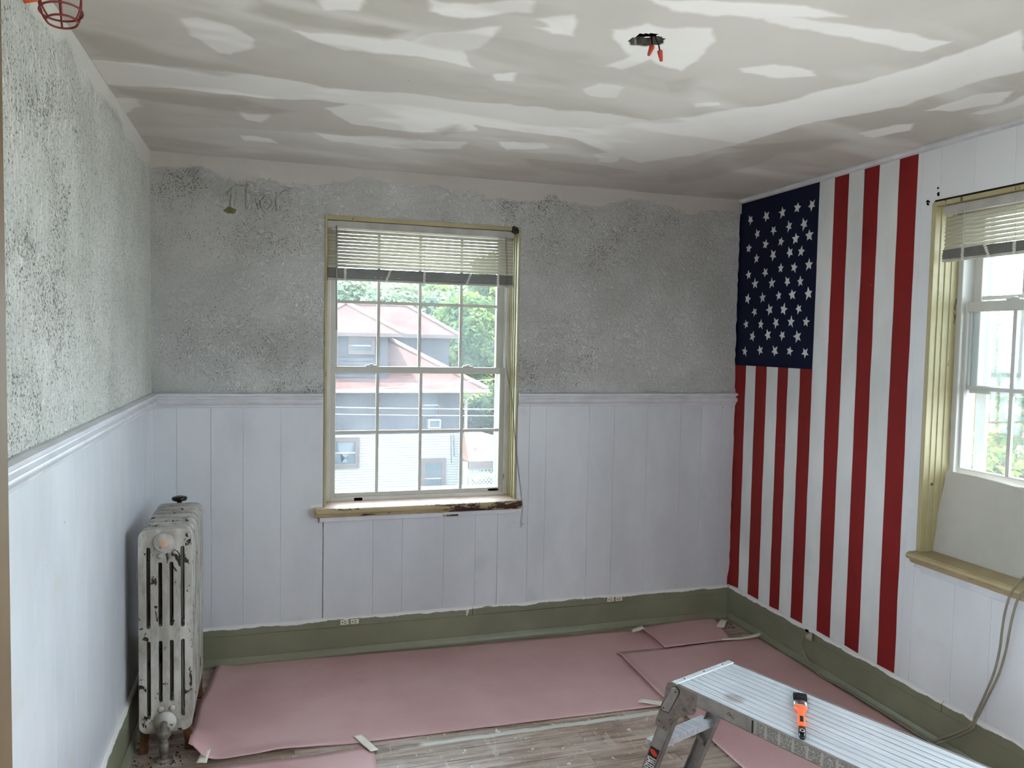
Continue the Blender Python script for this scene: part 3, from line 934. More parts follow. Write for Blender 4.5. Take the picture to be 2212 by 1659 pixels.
# casing of the doorway the camera looks past
obj('trim_5', MB().box(L, L + 0.036, 1.68, 1.807, 0, H - 0.001), 'door_wood', kind='structure', bevel=0.004)

# ---- baseboards: board, raceway cap and shoe
def board_profile(d):                   # (out from wall, z)
    return [(0, 0), (d, 0), (d, 0.150), (d - 0.004, 0.152), (0, 0.152)]
CAP = [(0, 0.152), (0.021, 0.152), (0.021, 0.186), (0.017, 0.194), (0.008, 0.199), (0, 0.199)]
SHOE = [(0.018, 0.0), (0.036, 0.0), (0.036, 0.012), (0.030, 0.026), (0.022, 0.040), (0.018, 0.040)]
bb = obj('baseboard_back', MB().prism([(L, D - p, z) for p, z in board_profile(0.018)], (R - L, 0, 0)), 'green', kind='structure')
for a, c in ((L, 1.042), (1.0435, R - 0.02)):
    obj('raceway_cap', MB().prism([(a, D - p, z) for p, z in CAP], (c - a, 0, 0)), 'green', bb, bevel=0.0015, seg=1)
obj('shoe_molding', MB().prism([(L, D - p, z) for p, z in SHOE], (R - L - 0.018, 0, 0)), 'green', bb)
br_ = obj('baseboard_right', MB().prism([(R - p, FRONT, z) for p, z in board_profile(0.018)], (0, D - FRONT - 0.019, 0)), 'green', kind='structure')
for a, c in ((FRONT, 2.45), (2.454, D - 0.022)):
    obj('raceway_cap', MB().prism([(R - p, a, z) for p, z in CAP], (0, c - a, 0)), 'green', br_, bevel=0.0015, seg=1)
obj('shoe_molding', MB().prism([(R - p, FRONT, z) for p, z in SHOE], (0, D - FRONT - 0.037, 0)), 'green', br_)
bl = obj('baseboard_left', MB().prism([(L + p, 1.807, z) for p, z in board_profile(0.018)], (0, D - 1.807 - 0.019, 0)), 'green', kind='structure')
obj('raceway_cap', MB().prism([(L + p, 1.807, z) for p, z in CAP], (0, D - 1.807 - 0.022, 0)), 'green', bl, bevel=0.0015, seg=1)
obj('shoe_molding', MB().prism([(L + p, 1.807, z) for p, z in SHOE], (0, D - 1.807 - 0.037, 0)), 'green', bl)

# ---- outlets in the raceway on the back wall
def outlet(x, label):
    z = 0.1735
    t = thing('outlet', (x, D - 0.021, z), label, 'outlet', 'duplex outlets in the baseboard raceway')
    for s in (-1, 1):
        f = obj('receptacle', MB().box(x + s * 0.026 - 0.021, x + s * 0.026 + 0.021, D - 0.0235, D - 0.0205, z - 0.0125, z + 0.0125), 'outlet', t, bevel=0.002)
        for dz in (-0.005, 0.005):
            obj('slot', MB().box(x + s * 0.026 - 0.004, x + s * 0.026 + 0.009, D - 0.0242, D - 0.023, z + dz - 0.0012, z + dz + 0.0012), 'slot', f)
        obj('ground_hole', MB().lathe([(0.0032, 0), (0.0032, 0.0009)], (x + s * 0.026 - 0.011, D - 0.0233, z), (0, -1, 0), 10), 'slot', f)
    return t
outlet([(0.387,4.017,0.174)][0][0], 'cream duplex outlet set in the green baseboard under the window')
outlet([(1.886,4.017,0.176)][0][0], 'cream duplex outlet in the green baseboard nearer the mural corner')

# =================================================================== THE MURAL
YE = [[4.036, 3.936, 3.840, 3.736, 3.634, 3.548, 3.448, 3.352], [3.240, 3.141, 3.038, 2.945, 2.826, 2.724]]
mur = thing('flag_mural', (R - T, 3.38, 0.2), 'hand-painted stars and stripes flag mural hanging vertically on the board wall', 'mural')
PT0, PT1 = R - T - 0.0014, R - T + 0.0005
def stripe(mat, a, c, z0, z1, nm, zoff=0.0):
    """a coat of paint; its edges and ends wander a little as brushed"""
    n = 14
    ea = [(a + rng.uniform(-0.0018, 0.0018), z0 + (z1 - z0) * k / n) for k in range(n + 1)]
    ec = [(c + rng.uniform(-0.0018, 0.0018), z0 + (z1 - z0) * k / n) for k in range(n + 1)]
    ea[0] = (a, z0 + rng.uniform(-0.004, 0.006)); ec[0] = (c, z0 + rng.uniform(-0.004, 0.006))
    vs = []
    for (ya, za), (yc, zc) in zip(ea, ec):
        vs += [(PT0 - zoff, ya, za), (PT0 - zoff, yc, zc), (PT1, ya, za), (PT1, yc, zc)]
    fs = []
    for k in range(n):
        i, j = 4 * k, 4 * (k + 1)
        fs += [(i, i + 1, j + 1, j), (i + 2, j + 2, j + 3, i + 3), (i, j, j + 2, i + 2), (i + 1, i + 3, j + 3, j + 1)]
    fs += [(0, 2, 3, 1), (4 * n, 4 * n + 1, 4 * n + 3, 4 * n + 2)]
    return obj(nm, MB().add(vs, fs), mat, mur)
zt = H - 0.021
zs = 1.528
for i in range(7):
    a, c = YE[0][i], YE[0][i + 1]
    stripe('red' if i % 2 == 0 else 'mwhite', a, c, 0.2005, zs, 'red_stripe' if i % 2 == 0 else 'white_stripe')
allb = [3.352] + YE[1]
for i in range(6):
    a, c = allb[i], allb[i + 1]
    stripe('mwhite' if i % 2 == 0 else 'red', a, c, 0.2005, zt, 'white_stripe' if i % 2 == 0 else 'red_stripe')
canton = stripe('blue', 4.036, 3.352, zs, zt, 'canton')
tag(canton, 'dark blue field of the flag with fifty white stars')
STARS = [(3.943,2.372),(3.793,2.369),(3.647,2.369),(3.522,2.375),(3.406,2.371),(3.872,2.282),(3.721,2.283),(3.585,2.286),(3.461,2.281),(3.95,2.209),(3.79,2.214),(3.65,2.213),(3.526,2.214),(3.417,2.218),(3.87,2.142),(3.717,2.146),(3.571,2.146),(3.477,2.141),(3.943,2.053),(3.782,2.057),(3.644,2.068),(3.53,2.063),(3.41,2.067),(3.876,1.998),(3.719,1.993),(3.583,1.992),(3.474,1.984),(3.943,1.916),(3.8,1.915),(3.653,1.92),(3.537,1.92),(3.405,1.917),(3.87,1.838),(3.73,1.845),(3.605,1.843),(3.478,1.843),(3.949,1.768),(3.806,1.766),(3.669,1.771),(3.539,1.774),(3.415,1.771),(3.882,1.696),(3.737,1.705),(3.609,1.704),(3.48,1.696),(3.953,1.609),(3.804,1.619),(3.67,1.616),(3.54,1.618),(3.413,1.611)]
for (sy, sz) in STARS:
    r0 = rng.uniform(0.027, 0.033); tilt = rng.uniform(-0.45, 0.45) + 0.15
    vs = []
    for k in range(10):
        rr_ = (r0 if k % 2 == 0 else r0 * 0.45) * rng.uniform(0.86, 1.14)
        t = math.pi / 2 + tilt + k * math.pi / 5
        vs.append((PT0 - 0.0012, sy - rr_ * math.cos(t), sz + rr_ * math.sin(t)))
    obj('star', MB().prism(vs[::-1], (0.0012, 0, 0)), 'mwhite', canton)
# paint of the mural run round the corner on to the back wall
edge = MB()
n = 30
for (za, zb, m_, nm) in ((zs, zt - 0.06, 'blue', 'corner_overpaint'), (0.2005, zs, 'red', 'corner_overpaint')):
    e = MB(); vs = []
    yb = D - 0.0005 if m_ == 'blue' else D - 0.0085
    for k in range(n + 1):
        z = za + (zb - za) * k / n
        if m_ == 'red': yb = (D - 0.0085) if z < RAIL - 0.03 else ((D - 0.0275) if z < RAIL + 0.003 else D - 0.0005)
        w = rng.uniform(0.007, 0.014) if m_ == 'blue' else rng.uniform(0.004, 0.009)
        if m_ == 'red' and k < 2: w += 0.012
        vs += [(R - T - w, yb - 0.001, z), (R - T, yb - 0.001, z)]
    fs = [(2 * k, 2 * k + 1, 2 * k + 3, 2 * k + 2) for k in range(n)]
    vs2 = [(v[0], v[1] + 0.001, v[2]) for v in vs]
    o_ = len(vs)
    fs2 = [tuple(i + o_ for i in f[::-1]) for f in fs]
    sd = [(2 * k, 2 * k + 2, 2 * k + 2 + o_, 2 * k + o_) for k in range(n)]
    obj(nm, e.add(vs + vs2, fs + fs2 + sd), m_, mur)

# =================================================================== WINDOWS
def avg(*v): return sum(v) / len(v)


def make_sash(name, parent, axis, d0, d1, a0, a1, z0, z1, wl, wr, wb, wt, cols, rows, mat='vinyl', lock=None):
    """a sash with its muntin bars, its pane and (lower sash) locks; a = horizontal axis, d = depth axis"""
    s = obj(name, rect_frame(MB(), axis, a0, a1, z0, z1, d0, d1, wl, wr, wb, wt), mat, parent, bevel=0.003)
    dm = (d0 + d1) / 2
    def bx(p0, p1, e0, e1, q0, q1):
        return MB().box(p0, p1, e0, e1, q0, q1) if axis == 'y' else MB().box(e0, e1, p0, p1, q0, q1)
    for c in cols:
        obj('muntin', bx(c - 0.008, c + 0.008, dm - 0.006, dm + 0.006, z0 + wb, z1 - wt), 'vinyl', s)
    for r_ in rows:
        obj('muntin', bx(a0 + wl, a1 - wr, dm - 0.0055, dm + 0.0055, r_ - 0.008, r_ + 0.008), 'vinyl', s)
    ca = [a0 + wl - 0.004] + sorted(c for c in cols if a0 + wl < c < a1 - wr) + [a1 - wr + 0.004]
    ra = [z0 + wb - 0.004] + [r_ for r_ in rows if z0 + wb < r_ < z1 - wt] + [z1 - wt + 0.004]
    for c0, c1 in zip(ca, ca[1:]):
        for r0, r1 in zip(ra, ra[1:]):
            obj('pane', bx(c0, c1, dm - 0.0015, dm + 0.0015, r0, r1), 'glass', s)
    for c in lock or []:
        m = bx(c - 0.03, c + 0.03, d0 + 0.004, d1 - 0.004, z1, z1 + 0.007)
        mm = (c, (d0 + d1) / 2, z1 + 0.006) if axis == 'y' else ((d0 + d1) / 2, c, z1 + 0.006)
        m.lathe([(0.012, 0), (0.012, 0.006), (0.006, 0.009)], mm, (0, 0, 1), 12)
        obj('sash_lock', m, 'vinyl', s, bevel=0.002)
    return s


# ---------------- window 1, back wall
w1 = thing('window_1', (0.766, D, W1[2]), kind='structure')
JB = 0.010
j = rect_frame(MB(), 'y', W1[0], W1[1], W1[2], W1[3], D - 0.006, D + 0.19, JB, JB, 0.002, JB + 0.012)
obj('jamb', j, 'casing', w1, bevel=0.0015, seg=1)
for yy in (0.026, 0.062, 0.094):
    for s in (0, 1):
        x = W1[0] + JB if s == 0 else W1[1] - JB
        k = 0.005 if s == 0 else -0.005
        obj('jamb_stop', MB().box(min(x, x + k), max(x, x + k), D + yy, D + yy + 0.018, W1[2] + 0.004, W1[3] - 0.022), 'casing', w1, bevel=0.002, seg=1)
YV = D + 0.118
fr = rect_frame(MB(), 'y', W1[0] + JB, W1[1] - JB, W1[2] + 0.002, W1[3] - 0.022, YV, D + 0.21, 0.028, 0.026, 0.030, 0.03)
vf = obj('vinyl_frame', fr, 'dirty_vinyl', w1, bevel=0.003)
P = [(0.284,4.166,1.5),(1.249,4.166,1.486),(0.28,4.166,0.808),(1.252,4.166,0.782)]
G = [(0.319,4.184,1.468),(1.217,4.184,1.446),(0.319,4.184,0.822),(1.216,4.184,0.817)]
sx0, sx1, sz1, sz0 = avg(P[0][0], P[2][0]), avg(P[1][0], P[3][0]), avg(P[0][2], P[1][2]), avg(P[2][2], P[3][2])
gx0, gx1, gz1, gz0 = avg(G[0][0], G[2][0]), avg(G[1][0], G[3][0]), avg(G[0][2], G[1][2]), avg(G[2][2], G[3][2])
C1 = [p[0] for p in [(0.539,4.184,1.298),(0.773,4.184,1.297),(1.003,4.184,1.296)]]
R1 = avg(*[p[2] for p in [(0.406,4.184,1.145),(1.014,4.184,1.138)]])
make_sash('lower_sash', w1, 'y', 4.166, 4.202, sx0, sx1, sz0, sz1, gx0 - sx0, sx1 - gx1, gz0 - sz0, sz1 - gz1, C1, [R1],
          lock=[p[0] for p in [(0.505,4.18,1.514),(1.036,4.18,1.51)]])
G = [(0.33,4.222,1.714),(1.203,4.222,1.737)]
C1 = [p[0] for p in [(0.545,4.222,1.72),(0.769,4.222,1.726),(1.0,4.222,1.732)]]
R1 = avg(*[p[2] for p in [(0.404,4.222,1.829),(1.118,4.222,1.838)]])
make_sash('upper_sash', w1, 'y', 4.206, 4.238, W1[0] + JB + 0.022, W1[1] - JB - 0.020, sz1 - 0.035, W1[3] - 0.03, G[0][0] - (W1[0] + JB + 0.022), (W1[1] - JB - 0.020) - G[1][0], 0.03, 0.03, C1, [R1])
# outer storm-screen frame beyond the sashes
obj('screen_frame', rect_frame(MB(), 'y', W1[0] + 0.03, W1[1] - 0.012, W1[2] + 0.02, W1[3] - 0.02, 4.272, 4.29, 0.03, 0.045, 0.03, 0.03), 'vinyl', w1)
# marks on the sill of the frame
k = [(0.44,4.155,0.781),(1.189,4.155,0.797)]
obj('weep_hole', MB().box(k[0][0] - 0.022, k[0][0] + 0.022, YV - 0.0012, YV + 0.002, W1[2] + 0.006, W1[2] + 0.028), 'hole', vf, 'dark square opening in the sill of the frame')
obj('finger_slot', MB().lathe([(0.004, -0.03), (0.006, -0.015), (0.006, 0.015), (0.004, 0.03)], (k[1][0], 4.1655, sz0 + 0.012), (1, 0, 0), 8), 'hole', vf)
# stool and apron
ST = [(0.209,3.978,0.779),(1.301,3.978,0.783)]
stx0, stx1 = ST[0][0], ST[1][0]
zs_ = W1[2] + 0.012
top = MB()
top.prism([(stx0, 3.984, zs_), (stx1, 3.984, zs_), (stx1, D - 0.001, zs_), (W1[1] - 0.001, D - 0.001, zs_), (W1[1] - 0.001, YV + 0.004, zs_), (W1[0] + 0.001, YV + 0.004, zs_), (W1[0] + 0.001, D - 0.001, zs_), (stx0, D - 0.001, zs_)], (0, 0, -0.010))
stl = obj('stool', top, 'stool_top', w1, 'bare pinkish top of the window stool')
NP = [(3.984, zs_), (3.976, zs_ - 0.002), (3.972, zs_ - 0.012), (3.974, zs_ - 0.024), (3.986, zs_ - 0.032), (3.992, zs_ - 0.044), (4.004, zs_ - 0.050), (D - 0.009, zs_ - 0.050), (D - 0.009, zs_ - 0.0105), (3.984, zs_ - 0.0105)]
obj('stool_nosing', MB().prism([(stx0, a, b_) for a, b_ in NP], (stx1 - stx0, 0, 0)), 'stool', stl, 'chipped yellow and brown moulded stool edge')
AP = [(0.231,4.01,0.7),(1.287,4.01,0.703)]
obj('apron', MB().box(AP[0][0], AP[1][0], D - 0.024, D - 0.008, AP[0][2] + 0.002, zs_ - 0.050), 'white_trim', w1, bevel=0.002)
k = [(0.869,4.014,0.709),(0.955,4.014,0.715)]
obj('apron_gap', MB().box(k[0][0], k[1][0], D - 0.0246, D - 0.02, AP[0][2] + 0.002, AP[0][2] + 0.012), 'stool', w1, 'brown chipped notch along the apron')
# torn bracket hole at the top right corner
k = [(1.247,4.03,2.24)][0]
br = MB()
for q_ in range(7):
    br.lathe([(0.004, 0), (0.012, 0.004), (0.011, 0.012), (0.003, 0.016)], (k[0] + rng.uniform(-0.012, 0.012), D - 0.002, k[2] + rng.uniform(-0.012, 0.012)), (rng.uniform(-.4, .4), -1, rng.uniform(-.4, .4)), 7)
obj('old_bracket', br, 'black', w1, 'blackened old bracket stub in the corner')
# older green paint showing beside the stool
for x0, x1, z0, z1 in ((stx0 - 0.02, W1[0] - 0.004, zs_ - 0.05, zs_ + 0.018), (W1[1] + 0.012, stx1 + 0.018, zs_ - 0.07, zs_ + 0.014)):
    vs = [(x0 + rng.uniform(0, .006), D - 0.0088, z0), (x1, D - 0.0088, z0 + rng.uniform(0, .01)), (x1, D - 0.0088, z1), (x0, D - 0.0088, z1 - rng.uniform(0, .008))]
    obj('old_paint_patch', MB().prism(vs, (0, 0.0006, 0)), 'green', wb, 'patch of old green paint left at the stool')


# ---------------- blinds
def slat_mesh(length, axis):
    pr = [(-0.0115, -0.0022), (-0.006, 0.0006), (0, 0.0016), (0.006, 0.0006), (0.0115, -0.0022)]
    t = math.radians(49)
    mb = MB(); vs = []
    for a in (0, length):
        for off in (0, -0.0006):
            for d, h in pr:
                h += off
                d2, h2 = d * math.cos(t) - h * math.sin(t), d * math.sin(t) + h * math.cos(t)
                vs.append((a, d2, h2) if axis == 'y' else (d2, a, h2))
    fs = []
    for k in range(4):
        fs += [(k, k + 1, 11 + k, 10 + k), (5 + k, 15 + k, 16 + k, 6 + k), (k, 5 + k, 6 + k, k + 1), (10 + k, 11 + k, 16 + k, 15 + k)]
    fs += [(0, 10, 15, 5), (4, 9, 19, 14)]
    mb.add(vs, fs, True)
    return mb.mesh('slat', M['slat'])


def blind(axis, d, a0, a1, ztop, zstack, zbot, label, cords, nslat, sign):
    """sign: +1 if outdoors lies at larger d"""
    loc = ((a0 + a1) / 2, d, ztop) if axis == 'y' else (d, (a0 + a1) / 2, ztop)
    t = thing('window_blind', loc, label, 'blind', 'slatted window blinds pulled half up')
    def bx(p0, p1, e0, e1, q0, q1):
        return MB().box(p0, p1, e0, e1, q0, q1) if axis == 'y' else MB().box(e0, e1, p0, p1, q0, q1)
    obj('head_rail', bx(a0, a1, d - 0.014, d + 0.014, ztop - 0.036, ztop), 'blind_rail', t, bevel=0.003)
    me = slat_mesh(a1 - a0 - 0.006, axis)
    z1 = ztop - 0.036 - 0.016
    z2 = zstack + 0.012
    for k in range(nslat):
        z = z1 + (z2 - z1) * k / (nslat - 1)
        o = obj('slat', me, None, t)
        base = Vector((a0 + 0.003, d, z)) if axis == 'y' else Vector((d, a0 + 0.003, z))
        o.location = o.location + base
    st = MB()
    n = 13
    for k in range(n):
        z = zbot + 0.012 + (zstack - zbot - 0.012) * k / n
        jx, jd = rng.uniform(-0.002, 0.002), rng.uniform(-0.0025, 0.0025)
        q0, q1 = a0 + 0.003 + jx, a1 - 0.003 + jx
        if axis == 'y': st.box(q0, q1, d - 0.0125 + jd, d + 0.0125 + jd, z, z + 0.0022)
        else: st.box(d - 0.0125 + jd, d + 0.0125 + jd, q0, q1, z, z + 0.0022)
    obj('slat_stack', st, 'slat_stack', t, 'bunched lower slats, coloured darker as if backlit', kind='stuff')
    obj('bottom_rail', bx(a0 + 0.003, a1 - 0.003, d - 0.0125, d + 0.0125, zbot, zbot + 0.011), 'blind_rail', t, bevel=0.002)
    f = d - sign * 0.0155
    for i, c in enumerate(cords):
        pt = lambda z, e=0.0: (c + e, f, z) if axis == 'y' else (f, c + e, z)
        if i % 2 == 0:
            obj('ladder_cord', MB().tube([pt(ztop - 0.03), pt((ztop + zstack) / 2, 0.001), pt(zstack)], 0.0011, 5), 'cordwhite', t)
        w = 0.006
        e0, e1 = sorted((f - sign * 0.001, f + sign * 0.002))
        b_ = MB()
        lean = 0.012 if i % 2 else 0.0
        n2 = 6
        for k in range(n2):
            za, zb = zbot + (zstack - zbot) * k / n2, zbot + (zstack - zbot) * (k + 0.82) / n2
            x = c - lean + 2 * lean * k / n2 + rng.uniform(-0.001, 0.001)
            if axis == 'y': b_.box(x - w, x + w, e0, e1, za, zb)
            else: b_.box(e0, e1, x - w, x + w, za, zb)
        obj('ladder_tape', b_, 'cordwhite', t)
    return t, f


A = [(0.262,4.052,2.235),(1.249,4.052,2.26),(0.285,4.052,1.998),(0.285,4.052,1.937)]
cx = [p[0] for p in [(0.352,4.036,1.969),(0.572,4.036,1.979),(0.758,4.036,1.983),(0.997,4.036,1.984),(1.158,4.036,1.981)]]
b1, f1 = blind('y', 4.052, A[0][0], A[1][0], W1[3] - 0.024, A[2][2], A[3][2] - 0.004, 'white slatted blind pulled half up in the window facing the camera', cx, 11, 1)
k = [(0.307,4.034,2.206),(0.311,4.034,1.683)]
obj('tilt_wand', MB().tube([(k[0][0], 4.034, k[0][2]), (k[1][0], 4.034, k[1][2])], 0.0036, 8), 'wand', b1)
k = [(1.198,4.026,2.199),(1.207,4.026,1.982),(1.202,4.026,1.734),(1.212,4.026,1.509),(1.247,4.026,1.333),(1.27,4.026,1.105)]
cpts = [tuple(p) for p in k]
e = [(1.295,3.968,0.793),(1.302,3.968,0.732),(1.296,3.968,0.651)]
cpts2 = cpts + [tuple(p) for p in e]
pc = obj('pull_cord', MB().tube(smooth_path(cpts2, 6), 0.0013, 5), 'cordgrey', b1)
off = [(p[0] - 0.004 - 0.002 * math.sin(i), p[1] + 0.002, p[2]) for i, p in enumerate(cpts2)]
pm = MB().tube(smooth_path(off, 6), 0.0012, 5)
for dx, dz in ((0.012, -0.008), (-0.010, -0.022), (0.004, -0.02), (-0.004, -0.012), (0.022, 0.004)):
    x, y_, z = cpts2[-1]
    pm.tube([(x, y_, z), (x + dx * 0.5, y_, z + dz * 0.6), (x + dx, y_ - 0.001, z + dz)], 0.001, 4)
obj('pull_cord', pm, 'cordgrey', b1, 'frayed loose end of the pull cord')

# ---------------- window 2, right wall
w2 = thing('window_2', (R, 2.111, W2[2]), kind='structure')
j = rect_frame(MB(), 'x', W2[0], W2[1], W2[2], W2[3], R - 0.010, R + 0.19, 0.010, 0.010, 0.002, 0.018)
obj('jamb', j, 'casing', w2, bevel=0.0015, seg=1)
for xx in (0.020, 0.050, 0.084):
    obj('jamb_stop', MB().box(R + xx, R + xx + 0.022, W2[1] - 0.0135, W2[1] - 0.010, W2[2] + 0.004, W2[3] - 0.018), 'casing', w2, bevel=0.001, seg=1)
    obj('jamb_stop', MB().box(R + xx, R + xx + 0.022, W2[0] + 0.010, W2[0] + 0.017, W2[2] + 0.004, W2[3] - 0.018), 'casing', w2, bevel=0.001, seg=1)
obj('edge_bead', MB().box(R - 0.013, R + 0.004, W2[1] - 0.003, W2[1] + 0.010, W2[2] + 0.012, W2[3] - 0.002), 'casing', w2, bevel=0.004)
obj('head_gap', MB().box(R - 0.008, R + 0.02, W2[0], W2[1], W2[3] - 0.001, W2[3] + 0.008), 'gap', w2)
XV = R + 0.122
obj('vinyl_frame', rect_frame(MB(), 'x', W2[0] + 0.01, W2[1] - 0.01, W2[2] + 0.002, W2[3] - 0.018, XV, R + 0.21, 0.026, 0.026, 0.03, 0.03), 'vinyl', w2, bevel=0.003)
P = [(2.8,2.62,1.844),(2.8,2.595,1.357)]
G = [(2.818,2.585,1.802),(2.818,2.566,1.359),(2.818,2.375,1.777)]
ls_top = avg(P[0][2])
ya = avg(P[0][1], P[1][1]); yb = W2[0] + 0.03
ga = avg(G[0][1], G[1][1])
C2 = [p[1] for p in [(2.818,2.363,1.638)]]
C2 = C2 + [C2[0] - (ga - C2[0]), C2[0] - 2 * (ga - C2[0])]
R2 = [(2.818,2.55,1.482)][0][2]
make_sash('lower_sash', w2, 'x', 2.800, 2.834, yb, ya, ls_top - 0.735, ls_top, ya - ga, ya - ga, 0.03, ls_top - G[0][2], [c for c in C2 if c > yb + 0.05], [R2],
          lock=[[(2.815,2.373,1.858)][0][1]])
make_sash('upper_sash', w2, 'x', 2.840, 2.872, W2[0] + 0.03, W2[1] - 0.028, sz1 - 0.035, W2[3] - 0.026, 0.045, 0.045, 0.035, 0.03, [c for c in C2 if c > yb + 0.05], [1.86])
# exterior blind stop, seen as pale jamb outside
obj('screen_frame', rect_frame(MB(), 'x', W2[0] + 0.02, W2[1] - 0.02, W2[2] + 0.02, W2[3] - 0.02, R + 0.245, R + 0.262, 0.05, 0.05, 0.03, 0.03), 'vinyl', w2)
k = [(2.595,2.631,0.761)][0]
hy = k[1]
zs2 = W2[2] + 0.012
SP = [(R + 0.14, zs2), (2.604, zs2), (2.592, zs2 - 0.006), (2.588, zs2 - 0.016), (2.596, zs2 - 0.027), (2.610, zs2 - 0.032), (2.616, zs2 - 0.046), (2.630, zs2 - 0.052), (R - T - 0.001, zs2 - 0.052), (R - T - 0.001, zs2 - 0.011), (R + 0.14, zs2 - 0.011)]
sm = MB()
sm.prism([(a, W2[0] + 0.002, b_) for a, b_ in SP[:1] + [(R - T - 0.001, zs2), (R - T - 0.001, zs2 - 0.011)] + SP[-1:]], (0, W2[1] - W2[0] - 0.004, 0))
sm.prism([(a, 1.5, b_) for a, b_ in [(R - T - 0.001, zs2)] + SP[1:9]], (0, hy - 1.5, 0))
obj('stool', sm, 'stool_right', w2)
obj('apron', MB().box(R - T - 0.014, R - T, 1.52, hy - 0.035, 0.694, zs2 - 0.052), 'white_trim', w2, bevel=0.002)
k = [(2.66,2.565,1.068)][0]
obj('screw', MB().lathe([(0.006, 0), (0.006, 0.002), (0.003, 0.003)], (R + 0.03, W2[1] - 0.017, k[2]), (0, -1, 0), 12), 'rivet', w2)
k = [(2.648,2.659,2.272),(2.648,2.608,2.295)]
for q_ in k:
    hm = MB()
    for i in range(5):
        hm.lathe([(0.002, 0), (0.005, 0.001), (0.002, 0.002)], (R - T, q_[1] + rng.uniform(-.006, .006), q_[2] + rng.uniform(-.02, .02)), (-1, 0, 0), 7)
    obj('nail_hole', hm, 'hole', wr, 'ragged dark hole in the boards')
A = [(2.675,2.592,2.224),(2.675,2.582,2.055),(2.675,2.579,2.011)]
c2 = [p[1] for p in [(2.66,2.487,2.035),(2.66,2.376,2.032),(2.66,2.257,2.019)]] + [1.95, 1.75]
blind('x', 2.677, W2[0] + 0.02, A[0][1], W2[3] - 0.02, A[1][2], A[2][2] - 0.006, 'white slatted blind half up in the window to the right of the mural', c2, 8, 1)

# ---------------- piece of drywall standing on the right stool
e_ = [(2.735,2.6,1.123),(2.735,2.604,1.058),(2.735,2.61,0.997),(2.735,2.613,0.94),(2.735,2.618,0.931),(2.735,2.609,0.905),(2.735,2.615,0.883),(2.735,2.617,0.835),(2.735,2.621,0.783),(2.735,2.622,0.754)]
def lean(y_, z, off=0.0):
    t = (z - zs2) / 0.37
    return (2.712 + 0.05 * t + off, y_, z)
out = [(p[1], p[2]) for p in e_]
out[-1] = (out[-1][0], zs2 + 0.001)
ztop = out[0][1]
topedge = [(2.45, ztop + 0.002), (2.36, ztop - 0.004), (2.27, ztop - 0.010), (2.2, ztop - 0.012), (2.0, ztop - 0.02), (1.66, ztop - 0.02)]
loop = [(1.66, zs2 + 0.001)] + topedge[::-1] + out
vs = [lean(a, b_) for a, b_ in loop]
dw = obj('drywall_panel', MB().prism(vs, (0.012, 0, 0)), 'drywall')
tag(dw, 'torn grey drywall piece blocking the lower half of the right window', 'drywall panel')

# =================================================================== RADIATOR
RX, RW = -0.394, 0.192
RZ0, RZ1 = 0.085, 0.888
RY0 = 3.225
NSEC, PITCH, TH = 7, 0.0755, 0.053


def rrect(x0, x1, z0, z1, r, n=6):
    pts = []
    for cx_, cz_, a0 in ((x1 - r, z1 - r, 0), (x0 + r, z1 - r, 90), (x0 + r, z0 + r, 180), (x1 - r, z0 + r, 270)):
        for k in range(n + 1):
            a = math.radians(a0 + 90 * k / n)
            pts.append((cx_ + r * math.cos(a), cz_ + r * math.sin(a)))
    return pts


def plate(outline, holes, y0, y1):
    bm = bmesh.new()
    es = []
    for lp in [outline] + holes:
        v = [bm.verts.new((x, y0, z)) for x, z in lp]
        es += [bm.edges.new((v[i], v[(i + 1) % len(v)])) for i in range(len(v))]
    r_ = bmesh.ops.triangle_fill(bm, use_beauty=True, use_dissolve=False, edges=es, normal=(0, -1, 0))
    fs = [f for f in r_['geom'] if isinstance(f, bmesh.types.BMFace)]
    ex = bmesh.ops.extrude_face_region(bm, geom=fs)
    vv = [g for g in ex['geom'] if isinstance(g, bmesh.types.BMVert)]
    bmesh.ops.translate(bm, verts=vv, vec=(0, y1 - y0, 0))
    bmesh.ops.recalc_face_normals(bm, faces=bm.faces)
    me = bpy.data.meshes.new('plate'); bm.to_mesh(me); bm.free()
    return me


fx = lambda f: RX - RW / 2 + RW * f
fz = lambda f: RZ1 - (RZ1 - RZ0) * f
holes = []
HW = 0.0072
for f, up0, up1, lo0, lo1 in ((0.185, .085, .483, .545, .930), (0.405, .160, .475, .545, .850), (0.615, .160, .475, .545, .850), (0.825, .085, .483, .545, .930)):
    for a, b_ in ((up0, up1), (lo0, lo1)):
        holes.append(rrect(fx(f) - HW, fx(f) + HW, fz(b_), fz(a), HW * 0.98, 3))
sec = plate(rrect(fx(0), fx(1), RZ0, RZ1, 0.032, 6), holes, 0.0, TH)
sec.name = 'section'
sec.materials.append(M['radiator'])
rad = thing('radiator', (RX, RY0 + 0.25, 0), 'chipped white cast iron column radiator standing in the left corner', 'radiator')
for k in range(NSEC):
    o = obj('section', sec, None, rad, bevel=0.0068, seg=3)
    o.location = o.location + Vector((0, RY0 + k * PITCH, 0))
    if k < NSEC - 1:
        for f in (0.062, 0.955):
            hb = MB().lathe([(0.034, 0), (0.034, PITCH - TH + 0.004)], (RX, RY0 + k * PITCH + TH - 0.002, fz(f)), (0, 1, 0), 18)
            obj('hub', hb, 'radiator', rad)
